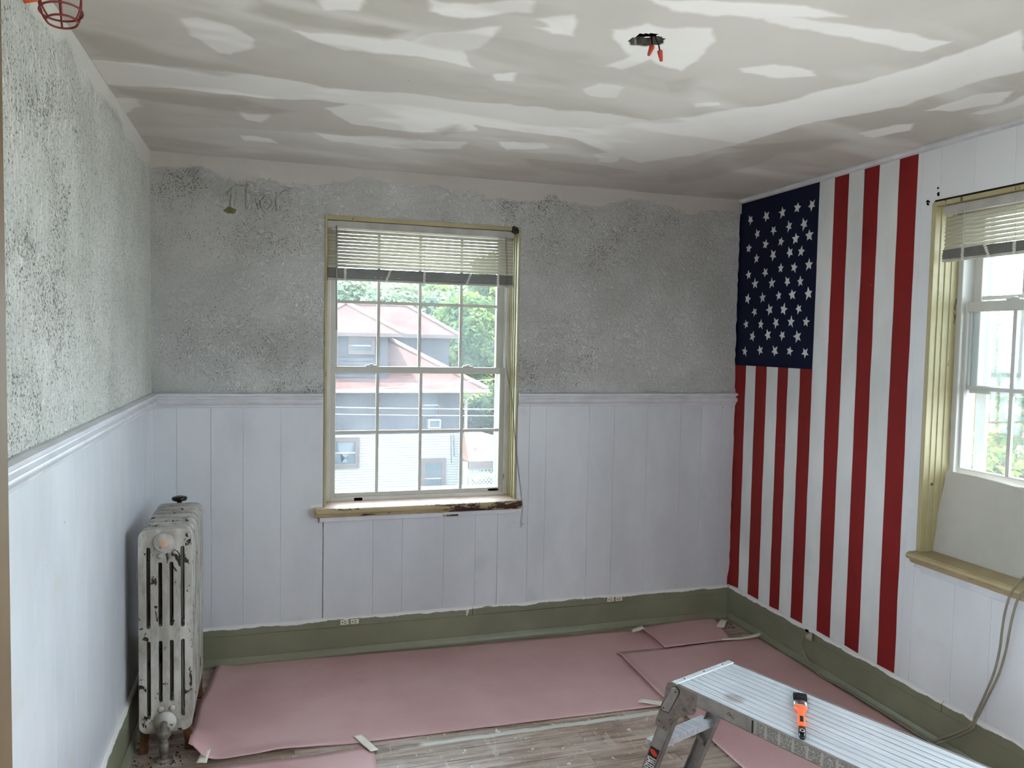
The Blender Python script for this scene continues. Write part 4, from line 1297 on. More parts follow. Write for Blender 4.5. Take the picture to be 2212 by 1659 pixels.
# fittings on the front section
y = RY0
obj('boss', MB().lathe([(0.038, -0.002), (0.037, 0.006), (0.032, 0.010), (0.026, 0.0105), (0.025, 0.016), (0.020, 0.018)], (RX - 0.004, y, fz(0.062)), (0, -1, 0), 28), 'radiator', rad)
obj('end_plug', MB().lathe([(0.0185, 0), (0.0185, 0.006), (0.015, 0.008)], (RX - 0.004, y - 0.017, fz(0.062)), (0, -1, 0), 8), 'radiator_plug', rad, 'pinkish square-worn end plug')
for f, z_ in ((0.405, .128), (0.615, .128), (0.405, .885), (0.615, .885)):
    obj('small_boss', MB().lathe([(0.0125, -0.002), (0.012, 0.003), (0.0085, 0.0035), (0.0075, 0.008), (0.005, 0.009)], (fx(f), y, fz(z_)), (0, -1, 0), 16), 'radiator', rad)
obj('small_boss', MB().lathe([(0.009, -0.001), (0.009, 0.004), (0.005, 0.005), (0.004, 0.008)], (fx(0.93), y, fz(0.03)), (0, -1, 0), 16), 'radiator', rad)
obj('boss', MB().lathe([(0.043, -0.002), (0.042, 0.006), (0.034, 0.012), (0.030, 0.02)], (RX - 0.004, y, fz(0.95)), (0, -1, 0), 28), 'radiator', rad)
# feet under the first and last section
for k in (0, NSEC - 1):
    for s in (-1, 1):
        xa = RX + s * 0.075
        yk = RY0 + k * PITCH + 0.006
        p = [(xa - 0.018, yk, RZ0 + 0.02), (xa + 0.018, yk, RZ0 + 0.02), (xa + 0.013 + s * 0.006, yk, 0.035), (xa + 0.017 + s * 0.008, yk, 0.0), (xa - 0.017 + s * 0.008, yk, 0.0), (xa - 0.013 + s * 0.006, yk, 0.035)]
        obj('foot', MB().prism(p, (0, 0.042, 0)), 'rust_leg', rad, bevel=0.004)
# return pipe in front: union nut and drop pipe
px_, pz = RX - 0.004, fz(0.95)
pp = MB().tube(smooth_path([(px_, y + 0.004, pz), (px_, y - 0.028, pz), (px_ + 0.002, y - 0.048, pz - 0.014), (px_ + 0.003, y - 0.05, pz - 0.05), (px_ + 0.003, y - 0.05, 0.001)], 6), 0.0135, 14)
obj('return_pipe', pp, 'old_pipe', rad)
obj('union_nut', MB().lathe([(0.019, -0.012), (0.026, -0.010), (0.026, 0.010), (0.024, 0.012), (0.016, 0.013), (0.015, 0.021)], (px_ + 0.002, y - 0.049, pz - 0.022), (0.0, -0.25, 1), 8), 'old_pipe', rad)
obj('pipe_collar', MB().lathe([(0.018, -0.03), (0.018, 0.012), (0.015, 0.014)], (px_ + 0.003, y - 0.05, 0.055), (0, 0, 1), 8), 'old_pipe', rad)
obj('floor_flange', MB().lathe([(0.034, 0.0005), (0.032, 0.006), (0.016, 0.008)], (px_ + 0.003, y - 0.05, 0.0), (0, 0, 1), 20), 'old_pipe', rad)
# supply valve behind, its black knob showing above the last section
k = [(-0.406,3.83,0.886)][0]
vx, vz = k[0], k[2]
obj('valve_stem', MB().tube([(vx, 3.83, 0.001), (vx, 3.83, vz - 0.09)], 0.012, 12).lathe([(0.013, 0), (0.015, 0.02), (0.015, 0.05), (0.011, 0.056), (0.011, 0.084)], (vx, 3.83, vz - 0.09), (0, 0, 1), 14), 'brass', rad)
obj('valve_link', MB().tube([(vx, 3.83, fz(0.955)), (vx, RY0 + 6 * PITCH + TH - 0.004, fz(0.955))], 0.014, 12), 'old_pipe', rad)
obj('valve_knob', MB().lathe([(0.012, -0.010), (0.030, -0.006), (0.034, 0.002), (0.032, 0.009), (0.020, 0.013), (0.006, 0.014)], (vx, 3.83, vz), (0, 0, 1), 20), 'blackgloss', rad, 'black valve knob')
# dirt and crumbs of plaster on the floor beside it
db = MB()
for i in range(170):
    c = (rng.uniform(-0.52, -0.34), rng.uniform(3.05, 3.7), 0)
    if i % 3 == 0: c = (rng.uniform(-0.52, -0.32), rng.uniform(3.05, 3.2), 0)
    if i % 5 == 0: c = (rng.uniform(2.5, 2.61), rng.uniform(3.85, 3.99), 0)
    r0 = rng.uniform(0.0015, 0.006)
    db.lathe([(r0 * 0.5, -0.0005), (r0, r0 * 0.3), (r0 * 0.4, r0 * 0.8)], c, (rng.uniform(-.3, .3), rng.uniform(-.3, .3), 1), 5)
tag(obj('plaster_crumbs', db, 'debris', kind='stuff'), 'dark crumbs and dust on the bare floor by the radiator and in the corner', 'debris')

# =================================================================== FLOOR PAPER AND TAPE
def resample(pl_, n):
    P_ = [Vector((p[0], p[1], 0)) for p in pl_]
    d = [0]
    for a, b_ in zip(P_, P_[1:]): d.append(d[-1] + (b_ - a).length)
    out_ = []
    for k in range(n + 1):
        t = d[-1] * k / n
        i = max(j for j in range(len(d)) if d[j] <= t + 1e-9)
        i = min(i, len(P_) - 2)
        f = (t - d[i]) / max(d[i + 1] - d[i], 1e-9)
        out_.append(P_[i].lerp(P_[i + 1], f))
    return out_


def coons(e0, e1, l0, l1, nu, nv, zfun):
    """e0, e1: front and back edges (left to right); l0, l1: left and right edges (front to back)"""
    a, b_, c, d = resample(e0, nu), resample(e1, nu), resample(l0, nv), resample(l1, nv)
    vs = []
    for j_ in range(nv + 1):
        v = j_ / nv
        for i in range(nu + 1):
            u = i / nu
            p = a[i] * (1 - v) + b_[i] * v + c[j_] * (1 - u) + d[j_] * u - (a[0] * (1 - u) * (1 - v) + a[-1] * u * (1 - v) + b_[0] * (1 - u) * v + b_[-1] * u * v)
            dx, dy, z = zfun(u, v, p)
            vs.append((p.x + dx, p.y + dy, z))
    fs = [(j_ * (nu + 1) + i, j_ * (nu + 1) + i + 1, (j_ + 1) * (nu + 1) + i + 1, (j_ + 1) * (nu + 1) + i) for j_ in range(nv) for i in range(nu)]
    mb = MB(); mb.add(vs, fs, True)
    return mb


def nz(x, y_, s=1.0):
    return float(fbm(np.array([x * s]), np.array([y_ * s]), 41, 3, 3.0)[0]) - 0.5


def sheet(name, mb, mat, label, cat, thick=0.0007, group=None, uv=None):
    o = obj(name, mb, mat)
    sd = o.modifiers.new('thickness', 'SOLIDIFY'); sd.thickness = thick; sd.offset = 1
    return tag(o, label, cat, group)


ss = lambda a, b_, x: (lambda t: t * t * (3 - 2 * t))(min(1, max(0, (x - a) / (b_ - a))))

fr = [(-0.325,3.149,-0.0),(-0.261,3.101,0.0),(-0.146,3.094,0.0),(-0.047,3.102,0.0),(0.018,3.113,0.0),(0.167,3.109,0.0),(0.29,3.102,0.0),(0.395,3.1,0.0),(0.973,3.089,0.0),(1.682,3.077,0.0),(1.735,3.1,0.0)]
bk = [(-0.255,4.028,0.0),(0.258,3.989,0.0),(0.982,3.973,0.0),(1.509,3.968,-0.0),(2.106,3.962,-0.0)]
lf = [(-0.325,3.149,-0.0),(-0.318,3.42,0.0),(-0.303,3.632,0.0),(-0.255,4.028,0.0)]
rt = [(1.735,3.1,0.0),(1.724,3.156,0.0),(1.73,3.402,0.0),(1.745,3.675,0.0),(1.852,3.798,0.0),(2.003,3.958,0.0)]
rt = [(1.735,3.1,0.0),(1.927,3.407,0.0),(2.065,3.69,-0.0),(2.106,3.962,-0.0)]
bk = [(p[0], min(p[1], D - 0.038)) for p in bk]
def zA(u, v, p):
    z = 0.004 + 0.004 * max(0, nz(p.x, p.y)) + 0.002 * nz(p.x, p.y, 3)
    c = (1 - ss(0, 0.10, u)) * (1 - ss(0.0, 0.5, v))
    z += 0.055 * c * c
    z += 0.012 * (1 - ss(0.0, 0.09, v)) * ss(0.02, 0.1, u) * (1 - ss(0.16, 0.34, u))
    z += 0.012 * (1 - ss(0.0, 0.05, u)) * (0.5 + 0.5 * math.sin(v * 15))
    return (0.02 * c, 0.0, max(z, 0.0015))
sheet('rosin_paper', coons(fr, bk, lf, rt, 90, 40, zA), 'paper', 'long pink rosin paper sheet running along the back wall from the radiator', 'floor paper', group='pink paper sheets on the floor')
fr = [(-0.217,2.935,0.0),(0.024,2.84,0.0),(0.381,2.804,0.0)]
fr = [(-0.25, 2.45), (0.1, 2.45), (0.40, 2.45)]
bk = [(-0.244,3.073,0.0),(-0.043,3.066,0.0),(0.165,3.059,0.0),(0.346,3.072,0.0),(0.39,3.038,0.0)]
lf = [(-0.25, 2.45), (bk[0][0], bk[0][1])]
rt = [(0.40, 2.45)] + [(p[0], p[1]) for p in [(0.389,2.902,0.0),(0.39,3.038,0.0)]]
sheet('rosin_paper', coons(fr, bk, lf, rt, 30, 20, lambda u, v, p: (0, 0, 0.0015 + 0.002 * max(0, nz(p.x, p.y)))), 'paper', 'pink paper sheet cut off by the bottom edge left of the bare boards', 'floor paper', group='pink paper sheets on the floor')
# right-hand sheet, overlapping the first
fr = [(1.80, 1.55), (2.2, 1.55), (2.60, 1.55)]
bk = [(1.745,3.675,0.0),(2.031,3.673,0.0),(2.421,3.688,0.0),(2.675,3.701,0.0)]
bk = [(min(p[0], R - 0.04), p[1]) for p in bk]
lf = [(1.80, 1.55)] + [(p[0], p[1]) for p in [(1.746,2.536,0.0),(1.742,2.914,0.0),(1.724,3.156,0.0),(1.734,3.39,0.0),(1.745,3.675,0.0)]]
rt = [(R - 0.045, 1.55), (R - 0.05, 2.3)] + [(p[0], p[1]) for p in [(2.629,2.615,0.0),(2.639,2.996,0.0),(2.677,3.35,-0.0),(2.675,3.701,0.0)]]
rt = [(min(p[0], R - 0.04), p[1]) for p in rt]
fr[-1] = rt[0]
rt[-1] = bk[-1]
def zB(u, v, p):
    z = 0.008 + 0.003 * max(0, nz(p.x, p.y)) + 0.0015 * nz(p.x, p.y, 3)
    z += 0.012 * (1 - ss(0, 0.05, u)) * ss(0.55, 0.7, v) * (1 - ss(0.97, 1.0, v))
    return (0, 0, z)
sheet('rosin_paper', coons(fr, bk, lf, rt, 44, 60, zB), 'paper', 'pink paper sheet under the metal platform reaching to the mural wall', 'floor paper', group='pink paper sheets on the floor')
fr = [(2.025,3.662,0.0),(2.206,3.668,0.0),(2.442,3.676,-0.0)]
bk = [(2.011,3.956,0.0),(2.309,4.002,0.0),(2.531,4.026,0.0)]
bk = [(p[0], min(p[1], D - 0.037)) for p in bk]
lf = [fr[0], [(2.017,3.818,0.0)][0], bk[0]]
rt = [fr[-1], [(2.507,3.891,0.0)][0], bk[-1]]
sheet('rosin_paper', coons(fr, bk, lf, rt, 24, 16, lambda u, v, p: (0, 0, 0.0135 + 0.0015 * nz(p.x, p.y, 3) + 0.010 * (1 - ss(0, 0.08, u)) * ss(0.05, 0.3, v))), 'paper', 'small pink paper sheet in the far corner below the mural', 'floor paper', group='pink paper sheets on the floor')


def tape(px, z, label, curl=0.0):
    """px: corners front-left, front-right, back-right, back-left in world metres"""
    a, b_, c, d = [Vector((p[0], p[1], 0)) for p in px]
    mb = coons([a, b_], [d, c], [a, d], [b_, c], 10, 4, lambda u, v, p: (0, 0, z + 0.0008 * math.sin(u * 9 + v * 4) + curl * max(0, u - 0.55) ** 2 * 6))
    return sheet('masking_tape', mb, 'tape', label, 'tape', 0.0005, 'strips of masking tape on the floor paper')


tape([(0.321,3.154,0.0),(0.376,3.013,0.0),(0.409,3.019,0.0),(0.355,3.161,0.0)], 0.0085, 'cream tape strip between the long paper sheet and the bare boards at front left')
tape([(-0.27,3.07,0.0),(-0.257,3.155,0.0),(-0.224,3.164,0.0),(-0.233,3.06,0.0)], 0.026, 'cream tape strip at the bottom left corner of the paper by the radiator')
tape([(1.936,3.867,-0.0),(2.028,3.908,0.0),(2.035,3.957,0.0),(1.941,3.908,-0.0)], 0.0285, 'short tape piece over the dark slit near the back wall')
tape([(2.455,3.852,0.0),(2.491,3.827,0.0),(2.577,3.928,0.0),(2.549,3.958,0.0)], 0.019, 'short tape piece in the far corner on the small paper sheet')
t5 = [(2.391,3.689,0.0),(2.501,3.675,0.0),(2.61,3.682,0.0),(2.688,3.719,0.0),(2.668,3.681,0.0),(2.595,3.651,0.0),(2.49,3.65,0.0),(2.383,3.67,0.0)]
mb = MB(); vs = []
for i in range(4):
    a, b_ = t5[i], t5[7 - i]
    vs += [(a[0], a[1], 0.018 + 0.002 * i * i * 1.2), (b_[0], b_[1], 0.016 + 0.002 * i * i)]
mb.add(vs, [(2 * i, 2 * i + 2, 2 * i + 3, 2 * i + 1) for i in range(3)], True)
sheet('masking_tape', mb, 'tape', 'long curled tape strip ending at the green baseboard of the mural wall', 'tape', 0.0006, 'strips of masking tape on the floor paper')
tape([(1.592,3.119,0.0),(1.797,2.982,0.0),(1.826,3.011,0.0),(1.625,3.153,0.0)], 0.0145, 'long tape strip passing behind the leg of the metal platform')

# =================================================================== WORK PLATFORM
ANG = math.atan2(-0.939, 0.345)
plat = thing('work_platform', (1.297, 2.292, 0), 'folding aluminium work platform with ribbed deck in the foreground', 'work platform', rotz=ANG)
LEN, WID, TOPZ, TK = 1.2, 0.305, 0.5, 0.046
# deck slats: each extruded rib is a part, dark joints between
NR = 10
rw = (WID - 0.012) / NR
for k in range(NR):
    y0 = 0.006 + k * rw
    obj('deck_rib', MB().box(0.024, LEN - 0.024, y0 + 0.0022, y0 + rw - 0.0022, TOPZ - 0.006, TOPZ), 'alu', plat, bevel=0.0012, seg=1)
obj('deck_tray', MB().box(0.004, LEN - 0.004, 0.003, WID - 0.003, TOPZ - 0.012, TOPZ - 0.0062), 'gap', plat)
for y0, y1, nm in ((0.0, 0.006, 'side_rail'), (WID - 0.006, WID, 'side_rail')):
    mb = MB().box(0.004, LEN - 0.004, y0, y1, TOPZ - TK, TOPZ)
    s = 0.02 if y0 == 0 else -0.02
    mb.box(0.004, LEN - 0.004, min(y0, y0 + s), max(y1, y1 + s), TOPZ - TK, TOPZ - TK + 0.003)
    obj(nm, mb, 'alu_dark', plat)
for x0 in (0.0, LEN - 0.024):
    ec = obj('end_cap', MB().prism([(x0, -0.001, TOPZ - 0.03), (x0, -0.001, TOPZ + 0.0015), (x0 + 0.024, -0.001, TOPZ + 0.0015), (x0 + 0.024, -0.001, TOPZ - 0.004), (x0 + 0.004, -0.001, TOPZ - 0.004), (x0 + 0.004, -0.001, TOPZ - 0.03)], (0, WID + 0.002, 0)), 'alu', plat, bevel=0.001, seg=1)
    for yy in (0.05, 0.153, 0.255):
        obj('rivet', MB().lathe([(0.0035, 0), (0.003, 0.0014), (0.001, 0.002)], (x0 + 0.011, yy, TOPZ + 0.0015), (0, 0, 1), 10), 'rivet', ec)
# printed instruction strip on the near side rail
obj('instruction_label', MB().box(0.335, 0.96, -0.0008, 0.0, TOPZ - TK + 0.003, TOPZ - 0.004), 'print', plat, 'grey printed instruction strip on the side rail')
obj('label_bar', MB().box(0.318, 0.324, -0.001, 0.0, TOPZ - TK + 0.003, TOPZ - 0.004), 'label_black', plat)
obj('logo_plate', MB().box(0.185, 0.30, -0.0008, 0.0, TOPZ - TK + 0.004, TOPZ - 0.006), 'alu_dark', plat)
obj('logo_mark', MB().tube([(0.225, -0.0012, TOPZ - 0.022), (0.235, -0.0012, TOPZ - 0.014), (0.245, -0.0012, TOPZ - 0.022)], 0.0016, 5).tube([(0.231, -0.0012, TOPZ - 0.026), (0.236, -0.0012, TOPZ - 0.02), (0.254, -0.0012, TOPZ - 0.027)], 0.0014, 5), 'rivet', plat)


def leg_pair(end):
    fl_ = (lambda x: x) if end == 0 else (lambda x: LEN - x)
    def pl_(pts, y0, y1): return MB().prism([(fl_(x), y0, z) for x, z in pts], (0, y1 - y0, 0))
    for side in (0, 1):
        yo = 0.0 if side == 0 else WID
        sg = 1 if side == 0 else -1
        # channel leg: web outside, two flanges turned in
        lg = MB()
        a0, a1 = (-0.040, 0.37), (-0.181, 0.0)        # outer edge, top to foot
        b0, b1 = (0.012, 0.37), (-0.128, 0.0)         # inner edge
        w0, w1 = sorted((yo + sg * 0.001, yo + sg * 0.004))
        lg.prism([(fl_(x), w0, z) for x, z in (a0, a1, b1, b0)], (0, w1 - w0, 0))
        for p, q_ in ((a0, a1), (b0, b1)):
            s = 1 if p is a0 else -1
            f0, f1 = sorted((yo + sg * 0.001, yo + sg * 0.026))
            lg.prism([(fl_(x), f0, z) for x, z in (p, q_, (q_[0] + s * 0.003, q_[1]), (p[0] + s * 0.003, p[1]))], (0, f1 - f0, 0))
        o = obj('leg', lg, 'alu_dark', plat)
        obj('rubber_foot', pl_([(-0.188, 0.0), (-0.122, 0.0), (-0.116, 0.022), (-0.181, 0.022)], *sorted((yo - sg * 0.002, yo + sg * 0.03))), 'black', o)
        # hinge plate with rivets and locking arm
        hp = [(0.0, TOPZ - 0.001), (-0.016, TOPZ - 0.008), (-0.025, TOPZ - 0.024), (-0.022, 0.45), (-0.088, 0.352), (-0.058, 0.300), (-0.018, 0.318), (0.010, 0.366), (0.052, 0.402), (0.098, 0.424), (0.106, 0.44), (0.104, TOPZ - 0.016), (0.094, TOPZ - 0.008)]
        hp = [(0.0, TOPZ - 0.001), (-0.016, TOPZ - 0.006), (-0.024, TOPZ - 0.022), (-0.030, 0.44), (-0.062, 0.352), (-0.068, 0.325), (-0.018, 0.318), (0.012, 0.366), (0.052, 0.402), (0.098, 0.424), (0.106, 0.44), (0.104, TOPZ - 0.016), (0.094, TOPZ - 0.008)]
        q0, q1 = sorted((yo - sg * 0.0005, yo - sg * 0.003))
        h = obj('hinge_plate', MB().prism([(fl_(x), q0, z) for x, z in hp], (0, q1 - q0, 0)), 'steel_plate', plat, bevel=0.001, seg=1)
        r0, r1 = sorted((yo - sg * 0.003, yo - sg * 0.007))
        arm = [(0.020, 0.488), (0.032, 0.482), (0.033, 0.470), (-0.006, 0.392), (-0.034, 0.388), (-0.040, 0.398), (0.006, 0.482)]
        obj('lock_arm', MB().prism([(fl_(x), r0, z) for x, z in arm], (0, r1 - r0, 0)), 'alu_dark', h, bevel=0.0012, seg=1)
        obj('painted_arm_shadow', MB().prism([(fl_(0.003 + (x - 0.003) * 1.14), sorted((yo - sg * 0.003, yo - sg * 0.0034))[0], 0.438 + (z - 0.438) * 1.08) for x, z in arm], (0, 0.0004, 0)), 'black', h)  # black outline sheet standing in for the shade round the arm
        for x, z in ((0.022, 0.474), (0.095, 0.478), (0.097, 0.440), (-0.028, 0.400), (0.0, 0.368), (-0.050, 0.345), (-0.028, 0.330), (0.056, 0.425)):
            big = 0.006 if (x, z) == (0.056, 0.425) else 0.0036
            obj('rivet', MB().lathe([(big, 0), (big * 0.9, 0.002), (big * 0.4, 0.003)], (fl_(x), yo - sg * (0.007 if (x, z) in ((0.022, 0.474), (-0.028, 0.400)) else 0.003), z), (0, -sg, 0), 10), 'rivet', h)
    # step between the legs
    zz = 0.255
    xm = -0.083
    st = MB().prism([(fl_(x), 0.004, z) for x, z in ((xm - 0.028, zz), (xm + 0.030, zz + 0.004), (xm + 0.030, zz - 0.022), (xm + 0.027, zz - 0.022), (xm + 0.027, zz), (xm - 0.025, zz - 0.004), (xm - 0.025, zz - 0.024), (xm - 0.028, zz - 0.024))], (0, WID - 0.008, 0))
    obj('step', st, 'alu', plat, bevel=0.0008, seg=1)
    br_ = MB().prism([(fl_(xm + 0.015), 0.205, zz - 0.024), (fl_(xm + 0.015), 0.215, zz - 0.024), (fl_(xm - 0.012), WID - 0.006, zz - 0.10), (fl_(xm - 0.012), WID - 0.006, zz - 0.115)], (0.012, 0, 0))
    obj('step_brace', br_, 'alu_dark', plat)


leg_pair(0)
leg_pair(1)
# labels on the near leg
def on_leg(t, s):      # t down the leg from z=.37, s across (0 outer .. 1 inner)
    return (-0.040 - 0.141 * t + s * 0.0525, 0.37 * (1 - t))
def leg_label(t0, t1, s0, s1, d, mat, nm, lb=None):
    p = [on_leg(t0, s0), on_leg(t1, s0), on_leg(t1, s1), on_leg(t0, s1)]
    return obj(nm, MB().prism([(x, 0.001 - d, z) for x, z in p], (0, 0.0006, 0)), mat, plat, lb)
leg_label(0.355, 0.455, 0.10, 0.86, 0.0012, 'label_black', 'warning_label', 'black label with a red oval on the leg')
cc = on_leg(0.405, 0.48)
ov = MB().prism([(cc[0] + 0.0165 * math.cos(k * math.pi / 10), -0.0008, cc[1] + 0.011 * math.sin(k * math.pi / 10) - 0.0040 * math.cos(k * math.pi / 10)) for k in range(20)], (0, 0.0005, 0))
obj('warning_oval', ov, 'label_red', plat)
leg_label(0.46, 0.98, 0.12, 0.86, 0.0009, 'leg_print', 'printed_label', 'black and white printed label down the leg')

# =================================================================== PAINT BRUSH
def loc2world(x, y_):
    c, s = math.cos(ANG), math.sin(ANG)
    return 1.297 + c * x - s * y_, 2.292 + s * x + c * y_
tail = loc2world(0.485, 0.006); head = loc2world(0.314, 0.262)
bang = math.atan2(head[1] - tail[1], head[0] - tail[0])
bl_ = math.hypot(head[0] - tail[0], head[1] - tail[1])
brush = thing('paint_brush', (tail[0], tail[1], TOPZ + 0.0003), 'orange handled paint brush with black bristles lying on the platform deck', 'paint brush', rotz=bang)
k1, k2, k3 = bl_ * 0.205, bl_ * 0.635, bl_ * 0.765


def flat_body(stations, seg=14):
    """stations: (x, half width, bottom z, top z)"""
    mb = MB(); vs = []
    for x, w, za, zb in stations:
        for k in range(seg):
            t = 2 * math.pi * k / seg
            c, s = math.cos(t), math.sin(t)
            ex = lambda q_: math.copysign(abs(q_) ** 0.7, q_)
            vs.append((x, w * ex(c), (za + zb) / 2 + (zb - za) / 2 * ex(s)))
    n = len(stations)
    fs = [(i * seg + k, i * seg + (k + 1) % seg, (i + 1) * seg + (k + 1) % seg, (i + 1) * seg + k) for i in range(n - 1) for k in range(seg)]
    fs += [tuple(range(seg))[::-1], tuple((n - 1) * seg + k for k in range(seg))]
    return mb.add(vs, fs, True)


obj('handle', flat_body([(k1 - 0.002, .0105, .001, .016), (k1 + 0.03, .0112, .001, .019), (k1 + 0.07, .0112, .001, .020), (k2 - 0.035, .0105, .001, .0185), (k2 - 0.022, .012, .001, .018), (k2 - 0.010, .019, .001, .018), (k2 + 0.001, .0225, .001, .019), (k2 + 0.003, .0215, .002, .018)]), 'orange', brush)
hb = flat_body([(0.0, .003, .003, .010), (0.004, .0075, .001, .013), (0.015, .0105, .0, .015), (k1 * 0.6, .0112, .0, .016), (k1, .0108, .0008, .016)])
tip = obj('handle_tip', hb, 'blackgloss', brush, 'black end of the handle with a hanging hole')
obj('hanging_ring', MB().tube([(k1 * 0.5 + 0.0085 * math.cos(t * math.pi / 8), 0.006 * math.sin(t * math.pi / 8), 0.0165) for t in range(16)], 0.0013, 6, closed=True), 'chrome', tip)
obj('handle_print', MB().box(k1 + 0.02, k1 + 0.055, -0.005, 0.005, 0.0192, 0.0203), 'label_black', brush, 'dark printed block on the handle')
obj('ferrule', flat_body([(k2, .0205, .001, .018), (k3 - 0.004, .0208, .0, .018), (k3, .0212, .0, .0185)]), 'chrome', brush)
obj('ferrule_print', MB().box(k2 + 0.010, k2 + 0.022, -0.011, 0.009, 0.0178, 0.0184), 'rivet', brush)
bm_ = flat_body([(k3 - 0.004, .0198, .001, .0172), (k3 + 0.03, .0212, .0005, .017), (bl_ - 0.012, .0215, .0, .0155), (bl_ - 0.004, .0195, .001, .012)])
for i in range(260):
    yy, zz = rng.uniform(-0.0205, 0.0205), rng.uniform(0.002, 0.0155)
    ln = rng.uniform(-0.006, 0.004)
    bm_.tube([(k3 + 0.01, yy * 0.95, zz + 0.001), (bl_ + ln, yy * rng.uniform(0.9, 1.08), zz * 0.85)], [0.0008, 0.0003], 3)
obj('bristles', bm_, 'bristle', brush, kind='stuff')

# =================================================================== CABLE
cab = thing('extension_cord', (R - 0.05, 2.6, 0), 'grey cable hanging over the right window stool and running along the baseboard to a plug', 'cable')
w = [(2.56,1.999,0.891),(2.56,2.062,0.838),(2.56,2.106,0.771),(2.56,2.127,0.696),(2.56,2.136,0.62),(2.56,2.141,0.549),(2.56,2.158,0.454)]
w2_ = [(2.6,2.226,0.332),(2.6,2.261,0.239),(2.6,2.294,0.168)]
w3 = [(2.741,2.468,0.012),(2.634,2.451,0.012),(2.604,2.529,0.012),(2.609,2.756,0.012),(2.615,3.0,0.012)]
w4 = [(2.6,3.129,0.015),(2.6,3.211,0.043),(2.6,3.263,0.079),(2.6,3.283,0.12),(2.6,3.268,0.164)]
w5 = [(2.622,3.261,0.179)]
path = [tuple(p) for p in w + w2_] + [(min(p[0], R - 0.046), p[1], p[2] + 0.008) for p in w3] + [tuple(p) for p in w4 + w5]
obj('cable', MB().tube(smooth_path(path, 8), 0.0042, 8), 'cable', cab)
strand = [(p[0] + 0.002, p[1] - 0.016 - 0.012 * math.sin(i * 0.55), p[2] - 0.012) for i, p in enumerate(path[:10])] + [(path[10][0], path[10][1] - 0.02, path[10][2])]
strand[0] = path[0]
obj('cable', MB().tube(smooth_path(strand, 8), 0.0042, 8), 'cable', cab, 'second strand of the doubled cable')
k = w5[0]
obj('plug', MB().lathe([(0.006, -0.022), (0.011, -0.016), (0.019, -0.004), (0.021, 0.004), (0.019, 0.010)], (R - 0.040, k[1] - 0.016, 0.172), (0.8, -0.6, 0), 14), 'plug', cab, 'paint-covered round plug')
k = [(2.634,3.294,0.173)][0]
obj('open_slot', MB().box(R - 0.0225, R - 0.019, k[1] - 0.012, k[1] + 0.012, 0.178, 0.190), 'hole', br_ if False else bpy.data.objects['baseboard_right'], 'dark open socket hole in the raceway')

# =================================================================== CEILING BOX AND WIRES
jb = thing('junction_box', (hc[0], hc[1], H), 'open ceiling lamp box with two capped black wires', 'junction box')
can = MB()
can.lathe([(0.052, 0.0), (0.052, 0.05)], (hc[0], hc[1], H + 0.027), (0, 0, 1), 8)
can.f = can.f[:-2] + [can.f[-1]]; can.sm = can.sm[:-1]
obj('box_can', can, 'hole', jb)
for i, (pts, a) in enumerate((([(1.013,2.025,2.478),(1.023,2.059,2.478)], 0), ([(1.023,2.012,2.476),(1.044,2.041,2.476)], 0))):
    # wire comes out of the hole and bends down to its cap
    x0, y0 = hc[0] + (0.012 if i == 0 else 0.03), hc[1] + (0.006 if i == 0 else 0.012)
    tgt = (hc[0] + (0.012 if i == 0 else 0.042), hc[1] - 0.01 + 0.01 * i, H - 0.020 - 0.006 * i)
    end = (tgt[0] - (0.011 if i == 0 else -0.006), tgt[1], tgt[2] - 0.028)
    wv = obj('wire', MB().tube(smooth_path([(x0 + 0.01, y0 + 0.02, H + 0.05), (x0 + 0.008, y0 + 0.005, H + 0.015), ((x0 + tgt[0]) / 2 + 0.004, (y0 + tgt[1]) / 2, H - 0.004), tgt], 6), 0.0022, 8), 'wireblack', jb)
    ax = Vector(end) - Vector(tgt)
    obj('wire_nut', MB().lathe([(0.0072, -0.002), (0.0078, 0.002), (0.0074, 0.006), (0.0046, 0.026), (0.0036, 0.028)], tgt, ax, 12), 'wirered', wv, 'red-brown wire nut')

# =================================================================== CAGED WORK LIGHT
k = [(-0.364,1.6,2.229)][0]
c = Vector(k)
wlt = thing('caged_work_light', tuple(c), 'red wire guard of a hanging work light at the top left corner', 'work light')
ax = Vector((0.10, -0.12, -1)).normalized()
a_ = ax.cross(Vector((0, 1, 0))).normalized(); b_ = ax.cross(a_)
def ringp(r, h, n=24): return [c + ax * h + (a_ * math.cos(2 * math.pi * i / n) + b_ * math.sin(2 * math.pi * i / n)) * r for i in range(n)]
prof = [(-0.10, 0.028), (-0.06, 0.036), (-0.02, 0.040), (0.02, 0.034), (0.038, 0.025)]
for i in range(6):
    t = 2 * math.pi * i / 6 + 0.3
    obj('guard_wire', MB().tube(smooth_path([c + ax * h + (a_ * math.cos(t) + b_ * math.sin(t)) * r for h, r in prof], 4), 0.0019, 6), 'cage', wlt)
for h, r in ((0.038, 0.025), (0.020, 0.0345), (-0.06, 0.0365)):
    obj('guard_ring', MB().tube(ringp(r, h), 0.0019, 6, closed=True), 'cage', wlt)
obj('socket', MB().lathe([(0.022, 0), (0.026, 0.03), (0.03, 0.06)], c - ax * 0.15, ax, 16), 'boxmetal', wlt)
obj('bulb', MB().lathe([(0.012, -0.02), (0.016, 0.0), (0.026, 0.03), (0.027, 0.045), (0.018, 0.064), (0.004, 0.07)], c - ax * 0.085, ax, 16), 'bulb', wlt)
hk = [(-0.415,1.6,2.222)][0]
obj('clamp_handle', MB().tube([c - ax * 0.13, c - ax * 0.09 + Vector((-0.03, 0, 0)), Vector(hk) + Vector((0.004, 0, 0.006)), Vector(hk) + Vector((-0.008, 0, 0.002))], [0.010, 0.011, 0.013, 0.008], 10), 'cage_handle', wlt, 'orange plastic clamp')
